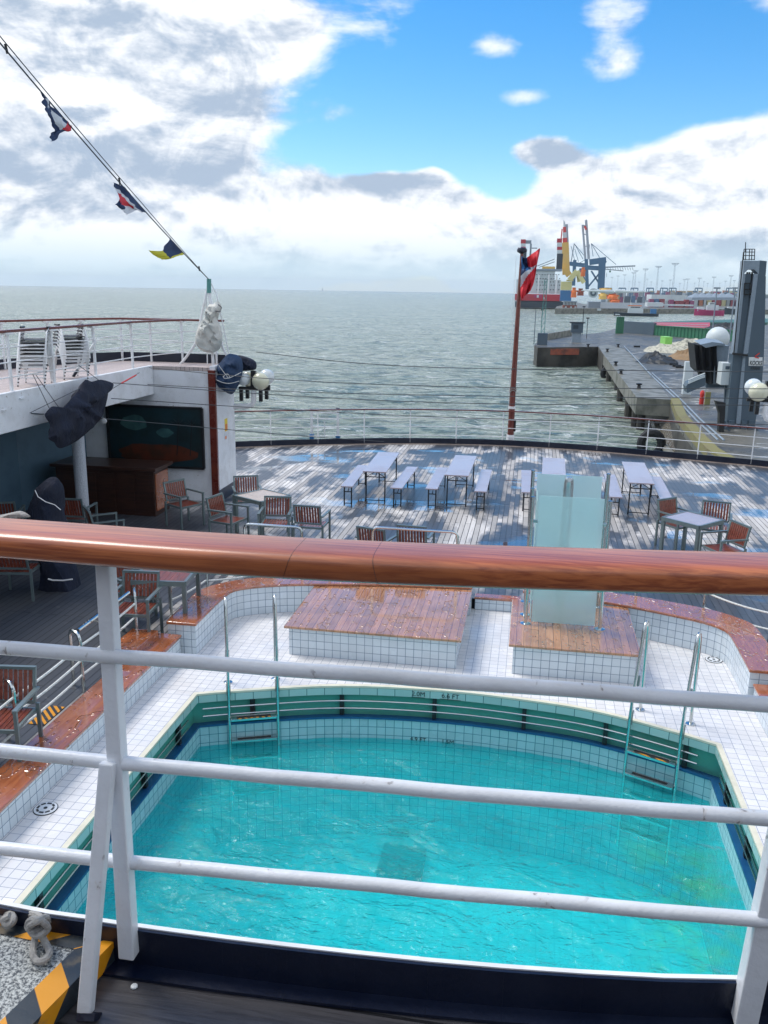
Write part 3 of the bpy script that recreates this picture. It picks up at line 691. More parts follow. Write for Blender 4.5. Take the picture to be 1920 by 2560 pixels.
# drains
def drain(x, y, label):
    t = thing('floor_drain', label, 'drain', (x, y, 0), 0, 'round floor drains around the pool')
    m = MB(); m.lathe((0, 0, 0), [(.105, 0), (.105, .008), (.09, .010), (.001, .010)], 28); m.obj('cover', TILE_P, t, smooth=True)
    m = MB(); m.lathe((0, 0, 0), [(.112, 0), (.112, .005), (.105, .005), (.105, .001)], 28); m.obj('rim', DARKM, t)
    for k in range(8):
        a = 2*pi*k/8; s = MB(); s.box((cos(a)*.072, sin(a)*.072, .0115), (.02, .042, .003), a); s.obj('slot', SIGNB, t)
    s = MB(); s.lathe((0, 0, .0105), [(.018, 0), (.018, .003)], 12); s.obj('hub', SIGNB, t)
TILE_P = pm('white_ceramic', (.72, .76, .8), .2, bump=0)
d = P(114, 2022, 0); drain(d.x, d.y, 'round slotted floor drain nearest the camera on the port tiles')
d = P(446, 1612, 0); drain(d.x+.2, d.y, 'round slotted floor drain in the port aft corner by the curved ledge')
d = P(1794, 1647, 0); drain(d.x-.06, d.y-.05, 'round slotted floor drain in the starboard aft corner')
# ladders
def ladder(p1, p2, ye, label):
    """p1, p2 floor flanges (x, y); ye pool side y"""
    cx, cy = (p1[0]+p2[0])/2, (p1[1]+p2[1])/2; t = thing('pool_ladder', label, 'ladder', (cx, cy, 0), 0, 'stainless pool ladders')
    dirv = Vector((p2[0]-p1[0], p2[1]-p1[1], 0)); w = dirv.length; dirv.normalize(); out = Vector((dirv.y, -dirv.x, 0))  # towards pool
    fr = []
    for k in (-1, 1):
        b0 = dirv*(k*w/2); pts = [b0, b0+Vector((0, 0, .95))]
        for a in range(1, 8):
            th = pi*a/8; pts.append(b0+out*(.09-.09*cos(th))+Vector((0, 0, .95+.19*sin(th))))
        pts += [b0+out*.19+Vector((0, 0, .9)), b0+out*(ye+.02)+Vector((0, 0, .3)), b0+out*(ye+.05)+Vector((0, 0, 0)), b0+out*(ye+.07)+Vector((0, 0, -1.6))]
        m = MB(); m.tube(pts, .019, 10); m.obj('handrail_tube', STEEL, t, smooth=True)
        m = MB(); m.tube([b0+out*.20+Vector((0, 0, .52)), b0+out*.215+Vector((0, 0, .40))], .025, 10); m.obj('sleeve', GREYM, t, smooth=True)
        m = MB(); m.tube([b0+out*(ye+.01)+Vector((0, 0, .14)), b0+out*(ye+.04)+Vector((0, 0, -.02))], .027, 10); m.obj('sleeve', GREYM, t, smooth=True)
        m = MB(); m.lathe(b0, [(.055, 0), (.055, .008), (.025, .02)], 16); m.obj('floor_flange', STEEL, t, smooth=True)
    for n_, z in enumerate((-.33, -.62, -.87, -1.12, -1.35)):
        c = out*(ye+.06)+Vector((0, 0, z)); rz = atan2(dirv.y, dirv.x)
        m = MB(); hw = w/2-.02
        # tread plate with a long slot: frame of four bars
        for a, b, ww, dd in ((-.04, 0, .025, w-.04), (.04, 0, .025, w-.04)):
            m.box(c+out*a, (dd, ww, .03), rz)
        for k in (-1, 1): m.box(c+dirv*(k*(hw-.035)), (.07, .06, .03), rz)
        m.obj('tread', STEEL, t, bevel=.004)
        s = MB(); s.box(c+Vector((0, 0, -.012)), (w-.16, .055, .006), rz); s.obj('tread_slot', BLACK, t)
        if n_ == 0:
            s = MB(); s.box(c+out*.042+Vector((0, 0, .0165)), (w-.18, .02, .003), rz); s.obj('warning_strip', HAZ2, t)
ladder((-3.50, 9.26), (-2.95, 9.47), .27, 'stainless steel pool ladder at the port aft corner of the pool')
ladder((1.49, 9.54), (2.02, 9.30), .33, 'stainless steel pool ladder near the starboard aft corner of the pool')
# ---- glass shower
sh = thing('shower_screen', 'frosted glass shower screen on four steel posts with a rounded pipe inside', 'shower screen', (.6, 11.3, .415))
def sp_(mb, n, mat, **k): o = mb.obj(n, mat, None, **k); o.parent = sh; o.matrix_parent_inverse = Matrix.Translation((-.6, -11.3, -.415)); return o
for x, y, zt in ((.11, 10.95, 2.16), (1.09, 10.95, 2.16), (.10, 11.28, 2.2), (.10, 11.80, 2.34), (1.12, 11.80, 2.34)):
    m = MB(); m.tube([(x, y, .415), (x, y, zt)], .026, 12); o = sp_(m, 'post', STEEL, smooth=True)
    s = MB(); s.lathe((x, y, .415), [(.07, 0), (.07, .008), (.03, .02)], 16); sp_(s, 'post_flange', STEEL, smooth=True)
    s = MB(); s.lathe((x, y, zt), [(.026, 0), (.03, .004), (.03, .02), (.001, .026)], 12); sp_(s, 'post_cap', STEEL, smooth=True)
m = MB(); m.b2((.19, 10.96, .45), (1.02, 10.97, PY(1420, 1243, 10.96).z)); sp_(m, 'front_glass', FROST, bevel=.002)
m = MB(); m.b2((.16, 11.80, .45), (1.04, 11.81, PY(1420, 1188, 11.8).z)); sp_(m, 'rear_glass', FROST, bevel=.002)
m = MB(); m.b2((.165, 11.05, .45), (.175, 11.7, 2.1)); sp_(m, 'side_glass', FROST, bevel=.002)
for z in (.95, 1.85):
    for x, k in ((.155, 1), (1.055, -1)):
        m = MB(); m.b2((x-.035, 10.945, z-.02), (x+.035, 10.985, z+.02)); sp_(m, 'glass_clamp', STEEL, bevel=.003)
pt_ = PY(1423, 1196, 11.2); PIPEM = pm('brushed_pipe', (.55, .60, .62), .3, .9, bump=0); m = MB(); m.tube([(pt_.x-.01, 11.2, .415), (pt_.x, 11.2, pt_.z-.14), (pt_.x, 11.19, pt_.z-.06), (pt_.x, 11.16, pt_.z-.01), (pt_.x, 11.12, pt_.z)], [.065, .065, .062, .055, .03], 16); sp_(m, 'shower_pipe', PIPEM, smooth=True)
# ---- aft railing and coaming
hl = stern_s
def path(z, d=0): return [(x*(1-d*.05), y-d, z) for x, y in hl]
co = off(hl+[(10.2, 10), (-10.7, 10)], -.0)[:len(hl)]
t = thing('stern_coaming', 'dark navy steel coaming with white lower edge around the stern deck', 'coaming', (-.6, 26.1, WZ))
def par(o, t): o.parent = t; o.matrix_parent_inverse = Matrix.Translation(-t.location); return o
m = MB()
for a, b in zip(hl, hl[1:]): m.beam((a[0], a[1], WZ+.10), (b[0], b[1], WZ+.10), .03, .17)
par(m.obj('steel_band', NAVY), t)
m = MB()
for a, b in zip(hl, hl[1:]): m.beam((a[0], a[1]-.05, WZ+.012), (b[0], b[1]-.05, WZ+.012), .10, .022)
par(m.obj('margin_plank', PALET), t)
t = thing('stern_railing', 'white stern railing with thin bars and a brown wooden cap around the aft deck', 'railing', (-.6, 26.1, WZ))
m = MB()
for a, b in zip(hl, hl[1:]): m.beam((a[0], a[1], 1.24), (b[0], b[1], 1.24), .09, .035)
par(m.obj('wooden_cap', REDV), t)
for z in (.45, .72, .98):
    m = MB(); m.tube([(x, y, z) for x, y in hl], .011, 6); par(m.obj('bar', WHITE2, smooth=True), t)
acc = 0; last = hl[0]; nxt = .5
for p in hl[1:]:
    seg = sqrt((p[0]-last[0])**2+(p[1]-last[1])**2)
    while acc+seg > nxt:
        k = (nxt-acc)/seg; x, y = last[0]+(p[0]-last[0])*k, last[1]+(p[1]-last[1])*k
        m = MB(); m.tube([(x, y, WZ+.05), (x, y, 1.22)], .017, 6); par(m.obj('post', WHITE2, smooth=True), t); nxt += 1.42
    acc += seg; last = p
# white ladder frame by the railing
t = thing('boarding_steps', 'white folding step frame with blue feet standing at the stern railing', 'step frame', tuple(P(812, 1100, WZ)))
for k, zt in ((-.42, .92), (.42, .98)):
    m = MB(); m.box((k, 0, zt/2+.05), (.07, .05, zt-.1)); m.obj('side_post', WHITE2, t, bevel=.005)
    m = MB(); m.box((k, 0, .09), (.13, .1, .16)); m.obj('foot', HBLUE, t, bevel=.01)
    m = MB(); m.box((k, 0, zt+.02), (.11, .07, .05)); m.obj('post_cap', NAVY, t, bevel=.008)
for z in (.42, .66, .86):
    m = MB(); m.box((0, 0, z), (.80, .03, .03)); m.obj('rung', WHITE2, t)
m = MB(); m.box((0, -.02, .35), (.03, .02, .5)); m.obj('centre_strut', WHITE2, t)
# ---- flagpole and ensign
fb = P(1275, 1112, WZ)
t = thing('flagpole', 'tall red-brown varnished flagpole with dark cap and white sleeve at the stern railing', 'flagpole', tuple(fb))
m = MB(); m.tube([(0, 0, .30), (0, 0, 1.5), (.02, 0, 3.5), (.05, 0, 5.75)], [.10, .088, .07, .045], 14); m.obj('pole', REDV, t, smooth=True)
m = MB(); m.tube([(0, 0, .10), (0, 0, .32)], .12, 14); m.obj('base_sleeve', WHITE2, t, smooth=True)
m = MB(); m.tube([(0, 0, 1.12), (0, 0, 1.2)], .105, 14); m.obj('collar', WHITE2, t, smooth=True)
m = MB(); m.lathe((.05, 0, 5.72), [(.03, -.06), (.14, .0), (.15, .06), (.12, .11), (.03, .13)], 16); m.obj('cap', NAVY, t, smooth=True)
m = MB(); m.box((0, 0, .05), (.06, .06, .1)); m.obj('heel_pin', DARKM, t)
m = MB(); m.tube([(-.11, -.03, 5.6), (-.12, -.03, 3), (-.11, -.05, .9)], .006, 5); m.obj('halyard', WHITE2, t)
m = MB(); m.box((0.12, -.02, .6), (.05, .05, .35)); m.obj('cleat_box', DARKM, t)
m = MB(); m.tube([(cos(a)*.105, sin(a)*.105, 1.62+.04*sin(3*a)+.01*a) for a in [i*.5 for i in range(26)]], .01, 5); m.obj('halyard_coil', ROPE, t)
FY = fb.y-.1
fl = lambda x, y, dy=0: PY(1200+x/2.304, 500+y/2.304, FY+dy)
rows = [[fl(240, 320), fl(262, 335, -.1), fl(300, 310, .1), fl(345, 278)],
        [fl(238, 372), fl(268, 380, .15), fl(305, 350, -.05), fl(343, 300, .1)],
        [fl(236, 430), fl(270, 400, -.1), fl(312, 392, .1), fl(326, 384)],
        [fl(234, 500), fl(268, 470, .1), fl(300, 450, -.1), fl(322, 420, .05)],
        [fl(234, 545), fl(262, 520, -.05), fl(285, 505, .1), fl(308, 480)],
        [fl(238, 578), fl(250, 562), fl(268, 545, .08), fl(292, 520)]]
def enf(u, v):
    d = v+.35*(u)
    if v < .36 and u > .42: return FLR
    if v < .42 and u < .5: return FLB if noise.noise(Vector((u*6, v*6, 2))) > -.1 else FLB2
    if v+.3*u < .62 and v > .3: return FLW
    return FLR
tag(cloth(rows, 36, 45, enf, 'ensign', .10, 3), 'crumpled red, white and dark blue ensign flying from the stern flagpole', 'flag')

# ================================================================== PORT SUPERSTRUCTURE
XI = -8.05                              # inboard edge of the side promenade
BX = -6.62                              # inboard face of the end bulkhead
t = thing('port_deckhouse', 'white steel port deckhouse with side deck above a shaded recess', 'deckhouse', (-8.6, 17.8, WZ))
out_edge = [(-10.75, -8), (-10.75, 12), (-10.45, 15.7), (-9.75, 17.6), (-9.2, 18.45)]
m = MB(); m.prism([(XI, -8), (XI, 17.38), (BX-.12, 17.38), (BX-.12, 18.45)]+out_edge[::-1], 3.02, 3.10); par(m.obj('promenade_deck', DECKU), t)
m = MB(); m.b2((XI-.06, -8, 2.50), (XI+.03, 17.36, 3.112)); par(m.obj('fascia', WHITE, bevel=.01), t)
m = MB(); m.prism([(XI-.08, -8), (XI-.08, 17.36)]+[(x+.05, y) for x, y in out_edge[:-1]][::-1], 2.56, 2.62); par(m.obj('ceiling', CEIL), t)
m = MB(); m.prism([(-10.0, 17.38), (BX, 17.38), (BX, 18.5), (-9.4, 18.5)], WZ, 3.015); par(m.obj('end_bulkhead', WHITE), t)
m = MB(); m.prism([(BX, 17.36), (BX, 18.5), (BX-.12, 18.5), (BX-.12, 17.36)], 3.02, 3.13); par(m.obj('bulkhead_top', WHITE), t)
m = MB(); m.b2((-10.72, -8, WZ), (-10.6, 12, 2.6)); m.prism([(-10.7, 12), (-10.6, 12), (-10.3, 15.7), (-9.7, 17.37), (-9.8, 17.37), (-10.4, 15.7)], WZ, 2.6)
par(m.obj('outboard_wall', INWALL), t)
m = MB(); m.b2((BX-.14, 17.30, WZ+.1), (BX+.012, 17.375, 3.05)); par(m.obj('corner_strip', REDV, bevel=.004), t)
m = MB(); m.b2((BX-.005, 17.32, WZ), (BX+.02, 18.52, WZ+.26)); par(m.obj('navy_skirting', NAVY), t)
m = MB(); oc = [(-10.72, -8), (-10.72, 12), (-10.42, 15.7), (-9.74, 17.6), (-9.2, 18.42), (BX-.1, 18.42)]
for a, b in zip(oc, oc[1:]): m.beam((a[0], a[1], 3.20), (b[0], b[1], 3.20), .03, .2)
par(m.obj('navy_coaming', NAVY), t)
m = MB(); m.b2((-10.55, 13.1, WZ+.3), (-10.5, 13.9, 2.4)); m.b2((-10.5, 14.6, WZ+.3), (-10.4, 15.2, 2.4)); par(m.obj('wall_panel', WHITE), t)
for yy, zz in ((9.7, 2.8), (11.9, 2.85), (12.4, 2.98)):
    m = MB(); m.b2((XI+.03, yy, zz), (XI+.06, yy+.12, zz+.02)); par(m.obj('welded_lug', WHITE), t)
for i, yy in enumerate((17.75, 17.78)):
    a = PX(565, 1062, BX) if i == 0 else PX(564, 1090, BX)
    m = MB(); w = .17 if i == 0 else .13; hh = .28 if i == 0 else .17
    m.b2((BX+.001, a.y-w/2, a.z-hh/2), (BX+.006, a.y+w/2, a.z+hh/2)); par(m.obj('notice_plate', (SIGNG, FLW)[i] and (SIGNY if i == 0 else FLW)), t)
    m = MB(); m.b2((BX+.006, a.y-w/2+.02, a.z-hh/2+.02), (BX+.009, a.y+w/2-.03, a.z+(.02 if i == 0 else 0))); par(m.obj('notice_print', SIGNO), t)
# painting
a, b, c, d_ = [PY(x, y, 17.35) for x, y in ((268, 1012), (505, 1021), (510, 1172), (275, 1158))]
t = thing('framed_painting', 'large dark framed painting of clouds and palms on the white bulkhead', 'painting', ((a.x+b.x)/2, 17.35, 1.6))
x0, x1, zt, zb = a.x, b.x, (a.z+b.z)/2, (c.z+d_.z)/2
def rel(mb, n, mat, **k): return par(mb.obj(n, mat, **k), t)
m = MB(); m.b2((x0, 17.335, zb), (x1, 17.378, zt)); rel(m, 'canvas', pm('painting_dark_teal', (.012, .035, .045), .3, col2=(.01, .02, .022), scale=1.5, amt=1.))
m = MB()
for p, q in (((x0, zb), (x1, zb)), ((x1, zb), (x1, zt)), ((x1, zt), (x0, zt)), ((x0, zt), (x0, zb))): m.beam((p[0], 17.33, p[1]), (q[0], 17.33, q[1]), .05, .06, up=(0, 1, 0))
rel(m, 'frame', BLACK)
m = MB(); wdt = x1-x0; hgt = zt-zb
def blobm(cx, cz, rx, rz, sd_, yy):
    n = 26; M = MB(); pts = []
    for k in range(n):
        a_ = 2*pi*k/n; rr = 1+.25*noise.noise(Vector((cos(a_)*1.6+sd_, sin(a_)*1.6, sd_))); pts.append((x0+wdt*(cx+rx*rr*cos(a_)), yy, zb+hgt*(cz+rz*rr*sin(a_))))
    M.face(pts); M.face([(p[0], p[1]-.002, p[2]) for p in pts]); return M
PC = pm('painted_cloud', (.05, .13, .13), .4, col2=(.02, .07, .08), scale=3, amt=1.); PO = pm('painted_sand', (.10, .025, .012), .4, col2=(.04, .02, .012), scale=3, amt=1.)
rel(blobm(.28, .72, .14, .12, 1, 17.333), 'painted_cloud', PC); rel(blobm(.60, .57, .09, .07, 5, 17.333), 'painted_cloud', PC)
rel(blobm(.5, .22, .42, .16, 8, 17.334), 'painted_shore', PO)
for bx_ in (.72, .86):
    m = MB(); m.beam((x0+wdt*bx_, 17.331, zb+hgt*.2), (x0+wdt*(bx_+.03), 17.331, zb+hgt*.72), .02, .004)
    for k in range(7):
        aa = pi*k/6; m.beam((x0+wdt*(bx_+.03), 17.331, zb+hgt*.72), (x0+wdt*(bx_+.03+.09*cos(aa)), 17.331, zb+hgt*(.70+.12*sin(aa))), .015, .004)
    rel(m, 'painted_palm', BLACK)
# bar counter
t = thing('bar_counter', 'dark wooden bar counter in the shaded recess below the painting', 'bar counter', (-8.3, 16.4, WZ))
m = MB(); m.b2((-9.6, 15.9, WZ), (-7.45, 16.6, WZ+.95)); par(m.obj('body', BARW), t)
m = MB(); m.b2((-9.68, 15.8, WZ+.955), (-7.36, 16.68, WZ+1.02)); par(m.obj('top', BARW, bevel=.01), t)
m = MB(); m.b2((-7.448, 15.95, WZ+.1), (-7.43, 16.55, WZ+.88)); par(m.obj('end_panel', COPE), t)
for k in range(5):
    m = MB(); m.b2((-9.5+k*.42, 15.885, WZ+.1), (-9.15+k*.42, 15.898, WZ+.86)); par(m.obj('front_panel', BARW, bevel=.004), t)
# column
cpt = P(232, 1300, WZ)
m = MB(); m.tube([(-8.05-.15, 14.4, WZ), (-8.2, 14.4, 1.3), (-8.2, 14.4, 2.56)], .115, 20)
tag(m.obj('support_column', PEB, smooth=True), 'round pebble-textured white column holding up the port side deck', 'column')

# railings of the side promenade
def railing(name, label, pts, zb, zt, levels, posts, capmat=REDV, r=.012, cat='railing', pr=.03, capw=.09):
    t = thing(name, label, cat, (pts[0][0], pts[0][1], zb))
    m = MB()
    for a, b in zip(pts, pts[1:]): m.beam((a[0], a[1], zt), (b[0], b[1], zt), capw, .045)
    par(m.obj('wooden_cap', capmat, bevel=.012), t)
    for z in levels:
        m = MB(); m.tube([(x, y, z) for x, y in pts], r, 6); par(m.obj('bar', WHITE2, smooth=True), t)
    for x, y in posts:
        m = MB(); m.beam((x, y, zb), (x, y, zt-.04), pr*1.2, pr*1.6, up=(0, 1, 0)); m.box((x, y, zt-.035), (.11, .2, .03)); par(m.obj('post', WHITE2), t)
    return t
zr = 4.04
railing('promenade_railing', 'white railing with brown wooden cap along the inboard edge of the port side deck', [(XI-.05, -6), (XI-.05, 16.6), (-7.95, 17.6), (-7.75, 18.36), (-6.75, 18.36)], 3.1, zr, (3.33, 3.56, 3.79),
        [(XI-.05, y) for y in (9.6, 11.0, 12.35, 13.6, 15.05, 16.6)]+[(-7.75, 18.36), (-6.95, 18.36)])
t2 = railing('promenade_railing', 'white railing with brown wooden cap along the outboard edge of the port side deck', [(-10.7, -6), (-10.7, 12), (-10.4, 15.7), (-9.72, 17.55), (-9.2, 18.36), (-7.85, 18.37)], 3.1, zr, (3.35, 3.58, 3.81),
        [(-10.7, 10), (-10.7, 12), (-10.55, 13.9), (-10.4, 15.7), (-10.0, 16.7), (-9.72, 17.55), (-9.2, 18.36), (-8.5, 18.37)])
m = MB(); m.beam((XI+.0, 15.05, 3.75), (XI-.35, 14.75, 3.1), .05, .04, mat=WHITE2); m.beam((XI-.28, 14.81, 3.23), (XI-.35, 14.75, 3.1), .055, .045, mat=NAVY)
par(m.obj('stay', None), t2)
# stacked loungers
def frame_chair():
    t = thing('stacking_chair', '', 'chair'); HW = .21
    for k in (-1, 1):
        m = MB(); m.tube([(k*HW, -.30, 0), (k*HW, -.26, .30), (k*HW, -.12, .52), (k*HW, .12, .60), (k*HW, .30, .56)], .011, 6); m.obj('side_hoop', WHITE2, t, smooth=True)
        m = MB(); m.tube([(k*HW, .30, 0), (k*HW, .22, .3), (k*HW, .05, .5), (k*HW, -.05, .56)], .011, 6); m.obj('rear_leg', WHITE2, t, smooth=True)
        m = MB(); m.tube([(k*HW, -.02, .605), (k*HW, .25, .60)], .018, 6); m.obj('arm_pad', BLACK, t, smooth=True)
        
        for fy in (-.3, .3): m = MB(); m.box((k*HW, fy, .01), (.022, .022, .02)); m.obj('foot', BLACK, t)
    m = MB()
    for y, z in ((-.29, .14), (-.24, .33), (.24, .33), (.1, .42)): m.tube([(-HW, y, z), (HW, y, z)], .010, 6); m.obj('crossbar', WHITE2, t); m = MB()

    m = MB(); m.box((0, 0, .40), (.36, .36, .012)); m.obj('seat_sling', BLACK, t)
    return t
fc = frame_chair(); nth = ['lowest', 'second lowest', 'third from the bottom', 'middle', 'third from the top', 'second from the top', 'topmost']
for s_i, (px_, py_, rz, wh) in enumerate(((88, 962, .35, 'left'), (178, 945, .8, 'right'))):
    b = P(px_, py_, 3.1)
    for k in range(7):
        loc = (b.x+.012*k, b.y, 3.105+k*.058); lab = f'white tubular stacking chair, {nth[k]} in the {wh} stack on deck'
        if s_i == 0 and k == 0: fc.location = loc; fc.rotation_euler = (0, 0, rz); fc['label'] = lab; fc['group'] = 'chairs stacked on the side deck'
        else: dup(fc, loc, rz, lab, 'chairs stacked on the side deck')
# navy furled canvas hanging at the fascia
cx_ = -7.7; c5 = lambda x, y: PX(x/4.88, 780+y/4.88, cx_)
o = pillow([c5(*p) for p in ((1040, 825), (1120, 850), (1230, 825), (1380, 870), (1365, 930), (1325, 945), (1310, 1060), (1250, 1270), (1170, 1370), (960, 1560), (760, 1660), (690, 1640), (660, 1590), (590, 1540), (610, 1380), (545, 1265), (590, 1190), (650, 1150), (760, 1180), (870, 1060), (960, 950))], .13, (1, -.2, 0), 9, 4, .5, 3, 6).obj('furled_canvas', CANVN, smooth=True)
tag(o, 'dark navy furled canvas hanging in folds in front of the port fascia', 'canvas')
t = thing('canvas_lines', 'thin dark lines tying the navy canvas to the port railing', 'line', tuple(c5(400, 760)))
for pts in (((400, 760), (600, 1170)), ((440, 770), (735, 1190)), ((960, 650), (1325, 920)), ((365, 1230), (1040, 900)), ((1380, 930), (1700, 740))):
    m = MB(); m.tube([c5(*pts[0]), c5(*pts[1])], .006, 5); par(m.obj('line', WIRE), t)
m = MB(); m.tube([c5(1480, 870), c5(1659, 770)], .014, 6); par(m.obj('red_bottle_screw', SIGNR), t)
m = MB(); e = PX(600/2.304, 640+950/2.304, -7.66); m.lathe(tuple(e), [(.001, -.01), (.05, -.005), (.05, .005), (.001, .01)], 16, axis='Y'); 
tag(m.obj('round_tag', WHITE2), 'small white round disc hanging beside the navy canvas', 'disc')

# ---- tripod with bag, navy covers, lamp cluster on top of the bulkhead
TY = 17.9
c6 = lambda x, y, dy=0: PY(460+x/5.53, 660+y/5.53, TY+dy)
t = thing('tripod_mast', 'white tubular tripod mast on top of the port bulkhead', 'tripod', tuple(c6(410, 1690)))
for pts, r in ((((345, 230), (405, 1650)), .035), (((345, 240), (150, 1100), (0, 1300), (-310, 1660)), .03), (((350, 420), (520, 1150), (600, 1330)), .03), (((360, 240), (440, 420), (600, 1250)), .012), (((330, 240), (295, 480), (300, 1390)), .012)):
    m = MB(); q = [c6(*p) for p in pts]; q = [Vector((v.x, v.y+(.0 if i == 0 else .05*i), v.z)) for i, v in enumerate(q)]; m.tube(q, r, 8); par(m.obj('leg', WHITE2, smooth=True), t)
m = MB(); m.tube([c6(345, 205), c6(345, 400)], .05, 8); par(m.obj('head_fitting', PLANT, smooth=True), t)
o = pillow([c6(*p, -.12) for p in ((350, 560), (400, 555), (460, 510), (500, 545), (515, 600), (470, 680), (430, 740), (500, 860), (530, 1050), (500, 1160), (430, 1215), (320, 1225), (220, 1180), (155, 1080), (175, 930), (240, 790), (280, 730), (300, 640))], .17, (0, -1, 0), 9, 2, .45, 3, 5).obj('canvas_bag', CANVW, smooth=True)
tag(o, 'grubby white canvas bag tied to the tripod mast', 'bag')
m = MB(); m.tube([c6(430, 650, -.3), c6(500, 660, -.3), c6(520, 600, -.25), c6(470, 560, -.3)], .012, 6); par(m.obj('bag_cord', WIRE), o) if False else tag(m.obj('bag_cord', WIRE), 'dark cord looped round the neck of the white canvas bag', 'cord')
o = pillow([c6(*p, -.25) for p in ((600, 1250), (680, 1245), (760, 1275), (805, 1380), (800, 1520), (770, 1600), (735, 1700), (690, 1780), (640, 1800), (560, 1760), (470, 1690), (440, 1560), (445, 1430), (510, 1350))], .30, (0, -1, 0), 9, 6, .28, 3, 3).obj('lamp_cover', NAVYL, smooth=True)
tag(o, 'large blue fabric cover bagged over a searchlight on the port bulkhead', 'cover')
o = pillow([c6(*p, .1) for p in ((740, 1262), (850, 1280), (950, 1320), (1000, 1370), (995, 1450), (930, 1470), (820, 1480), (770, 1440), (790, 1350))], .16, (0, -1, 0), 7, 9, .3, 3, 3).obj('lamp_cover', CANVN, smooth=True)
tag(o, 'smaller black-navy fabric cover behind the blue one at the lamp bracket', 'cover')
t = thing('cover_lashing', 'thin pale cord lashed round the large blue lamp cover', 'cord', tuple(c6(620, 1500)))
for pts in (((445, 1600), (540, 1640), (640, 1650), (760, 1620)), ((480, 1400), (600, 1560), (640, 1570), (790, 1500)), ((540, 1560), (600, 1520), (630, 1570), (560, 1580), (545, 1555))):
    m = MB(); m.tube(smoothpoly([c6(*p, -.58) for p in pts], 5), .007, 5); par(m.obj('cord', ROPEW), t)
def lampset(fx, label, mirror=False):
    """fx maps crop coordinates to world"""
    t = thing('globe_lamp_cluster', label, 'lamp cluster', tuple(fx(960, 1750)))
    m = MB(); m.tube([fx(690, 1970), fx(880, 1968), fx(940, 1945), fx(962, 1900), fx(965, 1760)], .055, 12); par(m.obj('bracket', WHITE2, smooth=True), t)
    m = MB(); m.beam(fx(760, 1715), fx(1190, 1722), .06, .07); m.beam(fx(880, 1690, .35), fx(1190, 1690, .35), .05, .05); m.beam(fx(960, 1715), fx(960, 1475), .1, .1)
    for a in ((790, 1720, 0), (1060, 1730, 0), (1140, 1700, .3), (875, 1690, .3)): q = fx(*a); m.beam(q, q-Vector((0, 0, .27)), .07, .07)
    par(m.obj('base_frame', BLACK), t)
    for x, y, dy, r, mt in ((1060, 1620, -.05, .19, GLOBE), (1145, 1560, .35, .17, GLOBEW), (825, 1595, -.05, .14, GLOBEW), (885, 1585, .35, .17, GLOBE)):
        m = MB(); m.ball(fx(x, y, dy), r, 24); par(m.obj('globe', mt, smooth=True), t)
    return t
lampset(c6, 'four globe lamps in a black frame on a white pipe at the port bulkhead')
def fxr(x, y, dy=0):
    a = PY(1903+(1060-x)/5.53*.0+(x-1060)*-.0, 0, 17.9) if False else None
    g = PY(1897, 980, TY); l = c6(1060, 1620); p = c6(x, y, dy); return Vector((g.x-(p.x-l.x), p.y, g.z+(p.z-l.z)))
lampset(fxr, 'white and cream globe lamps in a black frame at the right picture edge')
# starboard deckhouse (outside the frame, mirror of the port one)
t = thing('starboard_deckhouse', 'white starboard deckhouse end beyond the right picture edge', 'deckhouse', (7, 17.8, WZ))
m = MB(); m.prism([(5.3, 17.38), (8.6, 17.38), (8.0, 18.5), (5.3, 18.5)], WZ, 3.1); par(m.obj('end_bulkhead', WHITE), t)
m = MB(); m.prism([(6.6, -8), (6.6, 17.37), (9.2, 17.37), (9.8, 12), (9.8, -8)], 2.6, 3.1); par(m.obj('promenade_deck', WHITE), t)

# ---- dressing line with signal flags
A0 = c6(345, 215); A1 = PY(-60, 36, 9.0)
t = thing('dressing_line', 'pair of thin dark lines rising from the tripod mast to the upper left', 'rigging line', tuple(A0))
def LP(f, o=0): p = A0.lerp(A1, f); return Vector((p.x, p.y, p.z+o-.25*4*f*(1-f)*.3))
K = A0.lerp(A1, .12)
for o_, r in ((0, .010), (.075, .007)):
    m = MB(); m.tube([LP(i/24, o_*min(1, (i/24)*2.2)) for i in range(25)], r, 5); par(m.obj('line', WIRE), t)
for f in (.08, .56, .93):
    m = MB(); m.tube([LP(f, -.02), LP(f+.004, .06)], .016, 6); par(m.obj('shackle', DARKM), t)
def yl(x): # depth of the line at a pixel column
    best = min(range(200), key=lambda i: abs(proj(LP(i/200))[0]-x)); return LP(best/200).y
def proj(p):
    d = Vector(p)-C0; c, s = cos(YA), sin(YA); r = d.x*c+d.y*s; f = -d.x*s+d.y*c; u = d.z
    zc = f*cos(PT)-u*sin(PT); yc = f*sin(PT)+u*cos(PT); X, Y = r/zc*F, yc/zc*F; c, s = cos(RO), sin(RO)
    return (960+c*X+s*Y, 1280-(-s*X+c*Y))
cf = lambda x, y, dy=0: PY(x/2.592, 60+y/2.592, yl(x/2.592)+dy)
def f1(u, v):
    if u > .80 and v < .45: return FLR
    return FLW if (.3 < u < .8 and abs(v-.35) < .2) or (u < .5 and .25 < v < .5) else FLB
rows = [[cf(265, 440), cf(330, 520), cf(400, 600), cf(465, 660)], [cf(285, 470), cf(320, 560, .06), cf(390, 650, -.05), cf(450, 690)], [cf(290, 500), cf(325, 590, -.05), cf(370, 680, .06), cf(400, 705)], [cf(292, 520), cf(345, 620), cf(335, 695, .05), cf(325, 760)]]
tag(cloth(rows, 36, 27, f1, 'signal_flag', .07, 1), 'crumpled blue and white signal flag with a red corner, uppermost on the line', 'signal flag', 'signal flags on the dressing line')
def f2(u, v):
    if v < .25: return FLB
    if v < .42: return FLW
    if v < .68: return FLR
    return FLB if u < .5 else FLW
